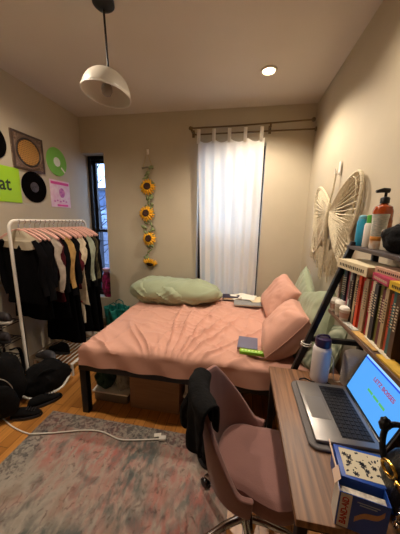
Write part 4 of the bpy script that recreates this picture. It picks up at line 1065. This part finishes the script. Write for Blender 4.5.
bm = new(); box(bm, (0, 0, .040), (.140, .108, .080), bev=.001); obj('tray_body', bm, blue, t)
pm_ = mat('cream_pattern', '#cfc4a8', .6)
bm = new(); box(bm, (0.004, 0, .0806), (.122, .090, .001)); obj('patterned_panel', bm, pm_, t, smooth=False)
random.seed(21)
bm = new()
for k in range(34):
    x, y = random.uniform(-.052, .056), random.uniform(-.038, .038); r_ = random.uniform(.0018, .005)
    m_ = Matrix.Translation((x, y, .0814)) @ Euler((0, 0, random.uniform(0, 3))).to_matrix().to_4x4()
    if k % 4 == 0:
        for a in (0, PI/3, 2*PI/3): box(bm, (x, y, .0814), (.015, .0035, .0006), rot=(0, 0, a+k))
    else: box(bm, (x, y, .0814), (r_*2, r_, .0006), rot=(0, 0, k*1.3))
obj('printed_marks', bm, mat('dark_navy_ink', '#161826', .6), t, smooth=False)['kind'] = 'stuff'
bm = new(); box(bm, (-.078, .010, .074), (.004, .10, .030), rot=(0, -.25, 0)); obj('side_flap', bm, mat('carton_pinkish', '#d3b6a2', .6), t, smooth=False)

# black handbag with gold and silver hardware at the bottom right
t = thing('handbag', 'black handbag with gold and silver hardware cropped at the bottom right', 'handbag', (.512, .610, DZ), (0, 0, .25))
bl = mat('black_leather', '#0b0a0c', .35, bump=.3, bscale=120)
bm = new()
for (c0, s0, sd) in (((0, 0, .085), (.078, .092, .10), 5),): lump(bm, c0, s0, sd, amp=.10)
for v in bm.verts: v.co.z = max(0, v.co.z)
obj('bag_body', bm, bl, t)
bm = new(); tube(bm, spl([(-.045, .05, .08), (-.035, .095, .14), (-.008, .115, .185), (.025, .09, .20), (.04, .04, .15)], 30, False), .0095, 10, flat=.6); obj('strap', bm, bl, t)
bm = new(); lump(bm, (-.015, .118, .19), (.016, .014, .022), 4, amp=.2); obj('strap_end', bm, bl, t)
gd = mat('gold_hardware', '#d8a848', .22, 1)
bm = new(); tube(bm, [(-.072, .030+.022*cos(a), .135+.018*sin(a)) for a in [k*PI/8 for k in range(17)]], .005, 8, caps=False); obj('gold_ring', bm, gd, t)
bm = new(); box(bm, (-.078, -.01, .125), (.008, .026, .020), bev=.004); obj('gold_clasp', bm, gd, t)
for k in range(9):
    a = k*.42; bm = new(); c_ = Vector((-.090+.003*sin(a*2), -.030-.010*sin(k*.4), .150-k*.0145))
    pts = []
    for j in range(13):
        b_ = j*PI/6; pts.append((c_.x+(.008*cos(b_) if k % 2 else 0), c_.y+(0 if k % 2 else .008*cos(b_)), c_.z+.011*sin(b_)))
    tube(bm, pts, .0024, 6, caps=False); obj('chain_link', bm, chrome, t)

# ------------------------------------------------------------------ desk chair
CX, CY, SZ = .085, .935, .50
t = thing('desk_chair', 'dusty pink velvet swivel tub chair with chrome base pulled to the desk', 'chair', (CX, CY, 0), (0, 0, math.radians(-11)))
vel = mat('pink_velvet', '#875e57', .85, var=.06, scale=5, bump=.1, bscale=200, sheen=.25)
def shell_pt(u, v, off=0):
    th = math.radians(-104+208*u)              # 0 = back (-x)
    tt = abs(th)/math.radians(104)
    top = .475-.10                              # relative height profile
    prof = .43*(1-max(0, (tt-.25)/.75)**1.15)**1.0
    hgt = max(.10, prof)
    z = SZ-.085+v*hgt
    rx = .165+.05*v*(1-tt*.5)+.02*v**.5+off; ry = .185+.025*v*(1-.3*tt)+off
    return Vector((-cos(th)*rx+.0, sin(th)*ry, z))
bm = new()
nu, nv = 60, 18; th_ = .018
A = [[bm.verts.new(shell_pt(i/(nu-1), j/(nv-1), -th_*(1-.4*(j/(nv-1))**4))) for i in range(nu)] for j in range(nv)]
Bq = [[bm.verts.new(shell_pt(i/(nu-1), j/(nv-1), th_*(1-.4*(j/(nv-1))**4))) for i in range(nu)] for j in range(nv)]
for j in range(nv-1):
    for i in range(nu-1):
        bm.faces.new((A[j][i], A[j][i+1], A[j+1][i+1], A[j+1][i])); bm.faces.new((Bq[j][i], Bq[j+1][i], Bq[j+1][i+1], Bq[j][i+1]))
for i in range(nu-1):
    bm.faces.new((A[0][i], Bq[0][i], Bq[0][i+1], A[0][i+1])); bm.faces.new((A[-1][i], A[-1][i+1], Bq[-1][i+1], Bq[-1][i]))
for j in range(nv-1):
    bm.faces.new((A[j][0], A[j+1][0], Bq[j+1][0], Bq[j][0])); bm.faces.new((A[j][-1], Bq[j][-1], Bq[j+1][-1], A[j+1][-1]))
obj('backrest', bm, vel, t, sub=1)
bm = new()
def seatp(u, v):
    a = u*2*PI; c, s_ = cos(a), sin(a)
    R1 = .165 if c < 0 else .165+.035*min(1, c*2); ex = .27 if c > 0 else .150
    k = (abs(c)**2.6+abs(s_)**2.6)**(-1/2.6)
    prof = [(0.0, 0.0), (.90, 0), (.99, .02), (1.0, .05), (.97, .08), (.86, .095), (.5, .098), (0.0, .092)]
    q_ = v*(len(prof)-1); i = min(int(q_), len(prof)-2); f = q_-i
    r_ = prof[i][0]*(1-f)+prof[i+1][0]*f; z = prof[i][1]*(1-f)+prof[i+1][1]*f
    r_ = max(r_, .004)
    return Vector((c*k*ex*r_, s_*k*R1*1.02*r_, SZ-.085+z))
grid(bm, 48, 22, seatp, closeu=True); obj('seat', bm, vel, t)
bm = new(); tube(bm, [(0, 0, .10), (0, 0, .24)], .025, 14); tube(bm, [(0, 0, .24), (0, 0, SZ-.085)], .015, 12); obj('gas_lift', bm, chrome, t)
bm = new(); box(bm, (0, 0, SZ-.10), (.20, .16, .02), bev=.004); tube(bm, [(.02, -.06, SZ-.11), (.05, -.20, SZ-.12)], .006, 8); obj('tilt_plate', bm, blackplastic, t)
for k in range(5):
    a = math.radians(150+72*k); ca, sa = cos(a), sin(a)
    lg = obj('base_leg', (lambda b: (tube(b, [(0.02*ca, .02*sa, .125), (.10*ca, .10*sa, .128), (.20*ca, .20*sa, .112), (.285*ca, .285*sa, .082)], [.019, .018, .015, .013], 10, flat=.7), b)[1])(new()), chrome, t)
    bm = new(); tube(bm, [(.28*ca, .28*sa, .085), (.28*ca, .28*sa, .05)], .006, 8)
    for s in (-1, 1):
        px, py = .29*ca-s*.014*sa, .29*sa+s*.014*ca
        M_ = Matrix.Translation((px, py, .033)) @ Euler((PI/2, 0, a)).to_matrix().to_4x4()
        solid_lathe(bm, [(.020, -.008), (.0265, -.005), (.0265, .005), (.020, .008)], 18, M=M_)
    obj('caster', bm, blackplastic, lg)
# black jacket over the chair back
def jac(u, v):
    th = math.radians(-48+58*u)
    r_in, r_out = .200, .255
    L = v
    # path: hang inside (short), over the rim, down the outside
    top = SZ-.085+.43+.012
    if v < .22: s = v/.22; r = r_in-.0; z = top-.11*(1-s)
    elif v < .36: s = (v-.22)/.14; r = r_in+(r_out+.018-r_in)*s; z = top+.018*sin(s*PI)
    else: s = (v-.36)/.64; r = r_out+.018+.012*s+.014*sin(u*17+s*3)*s; z = top-(.17+.03*sin(u*7))*s
    r += .008*N(u*6, v*6)
    ry = r+.012
    return Vector((-cos(th)*(r+.0)+CX*0, sin(th)*ry, z))
bm = new(); grid(bm, 50, 60, jac)
j_ = obj('jacket', bm, blackfab, loc=(CX, CY, 0), solid=.014, sub=1)
tag(j_, 'black quilted jacket draped over the back of the pink chair', 'jacket')
bm = new(); tube(bm, spl([(-.265, -.06, .80), (-.29, -.05, .74), (-.29, -.045, .67), (-.28, -.04, .66)], 20, False), [.022+.004*sin(k) for k in range(19)][:1]*0 or .030, 12, flat=.7); obj('jacket_sleeve', bm, blackfab, j_)
# ------------------------------------------------------------------ camera
cam = bpy.data.cameras.new('camera'); co = bpy.data.objects.new('camera', cam); C.objects.link(co)
cam.sensor_fit = 'VERTICAL'; cam.sensor_height = 24; cam.lens = 24*237/534; cam.clip_start = .02
Rr = Vector((.98429, .17535, .02050)); Dn = Vector((.05385, -.18758, -.98077)); Fw = Vector((-.16813, .96647, -.19408))
M = Matrix((Rr, -Dn, -Fw)).transposed().to_4x4(); M.translation = (0, 0, 1.55); co.matrix_world = M
bpy.context.scene.camera = co
vs = bpy.context.scene.view_settings; vs.view_transform = 'Standard'; vs.look = 'None'; vs.gamma = 1; vs.use_curve_mapping = False; vs.exposure = 0.1
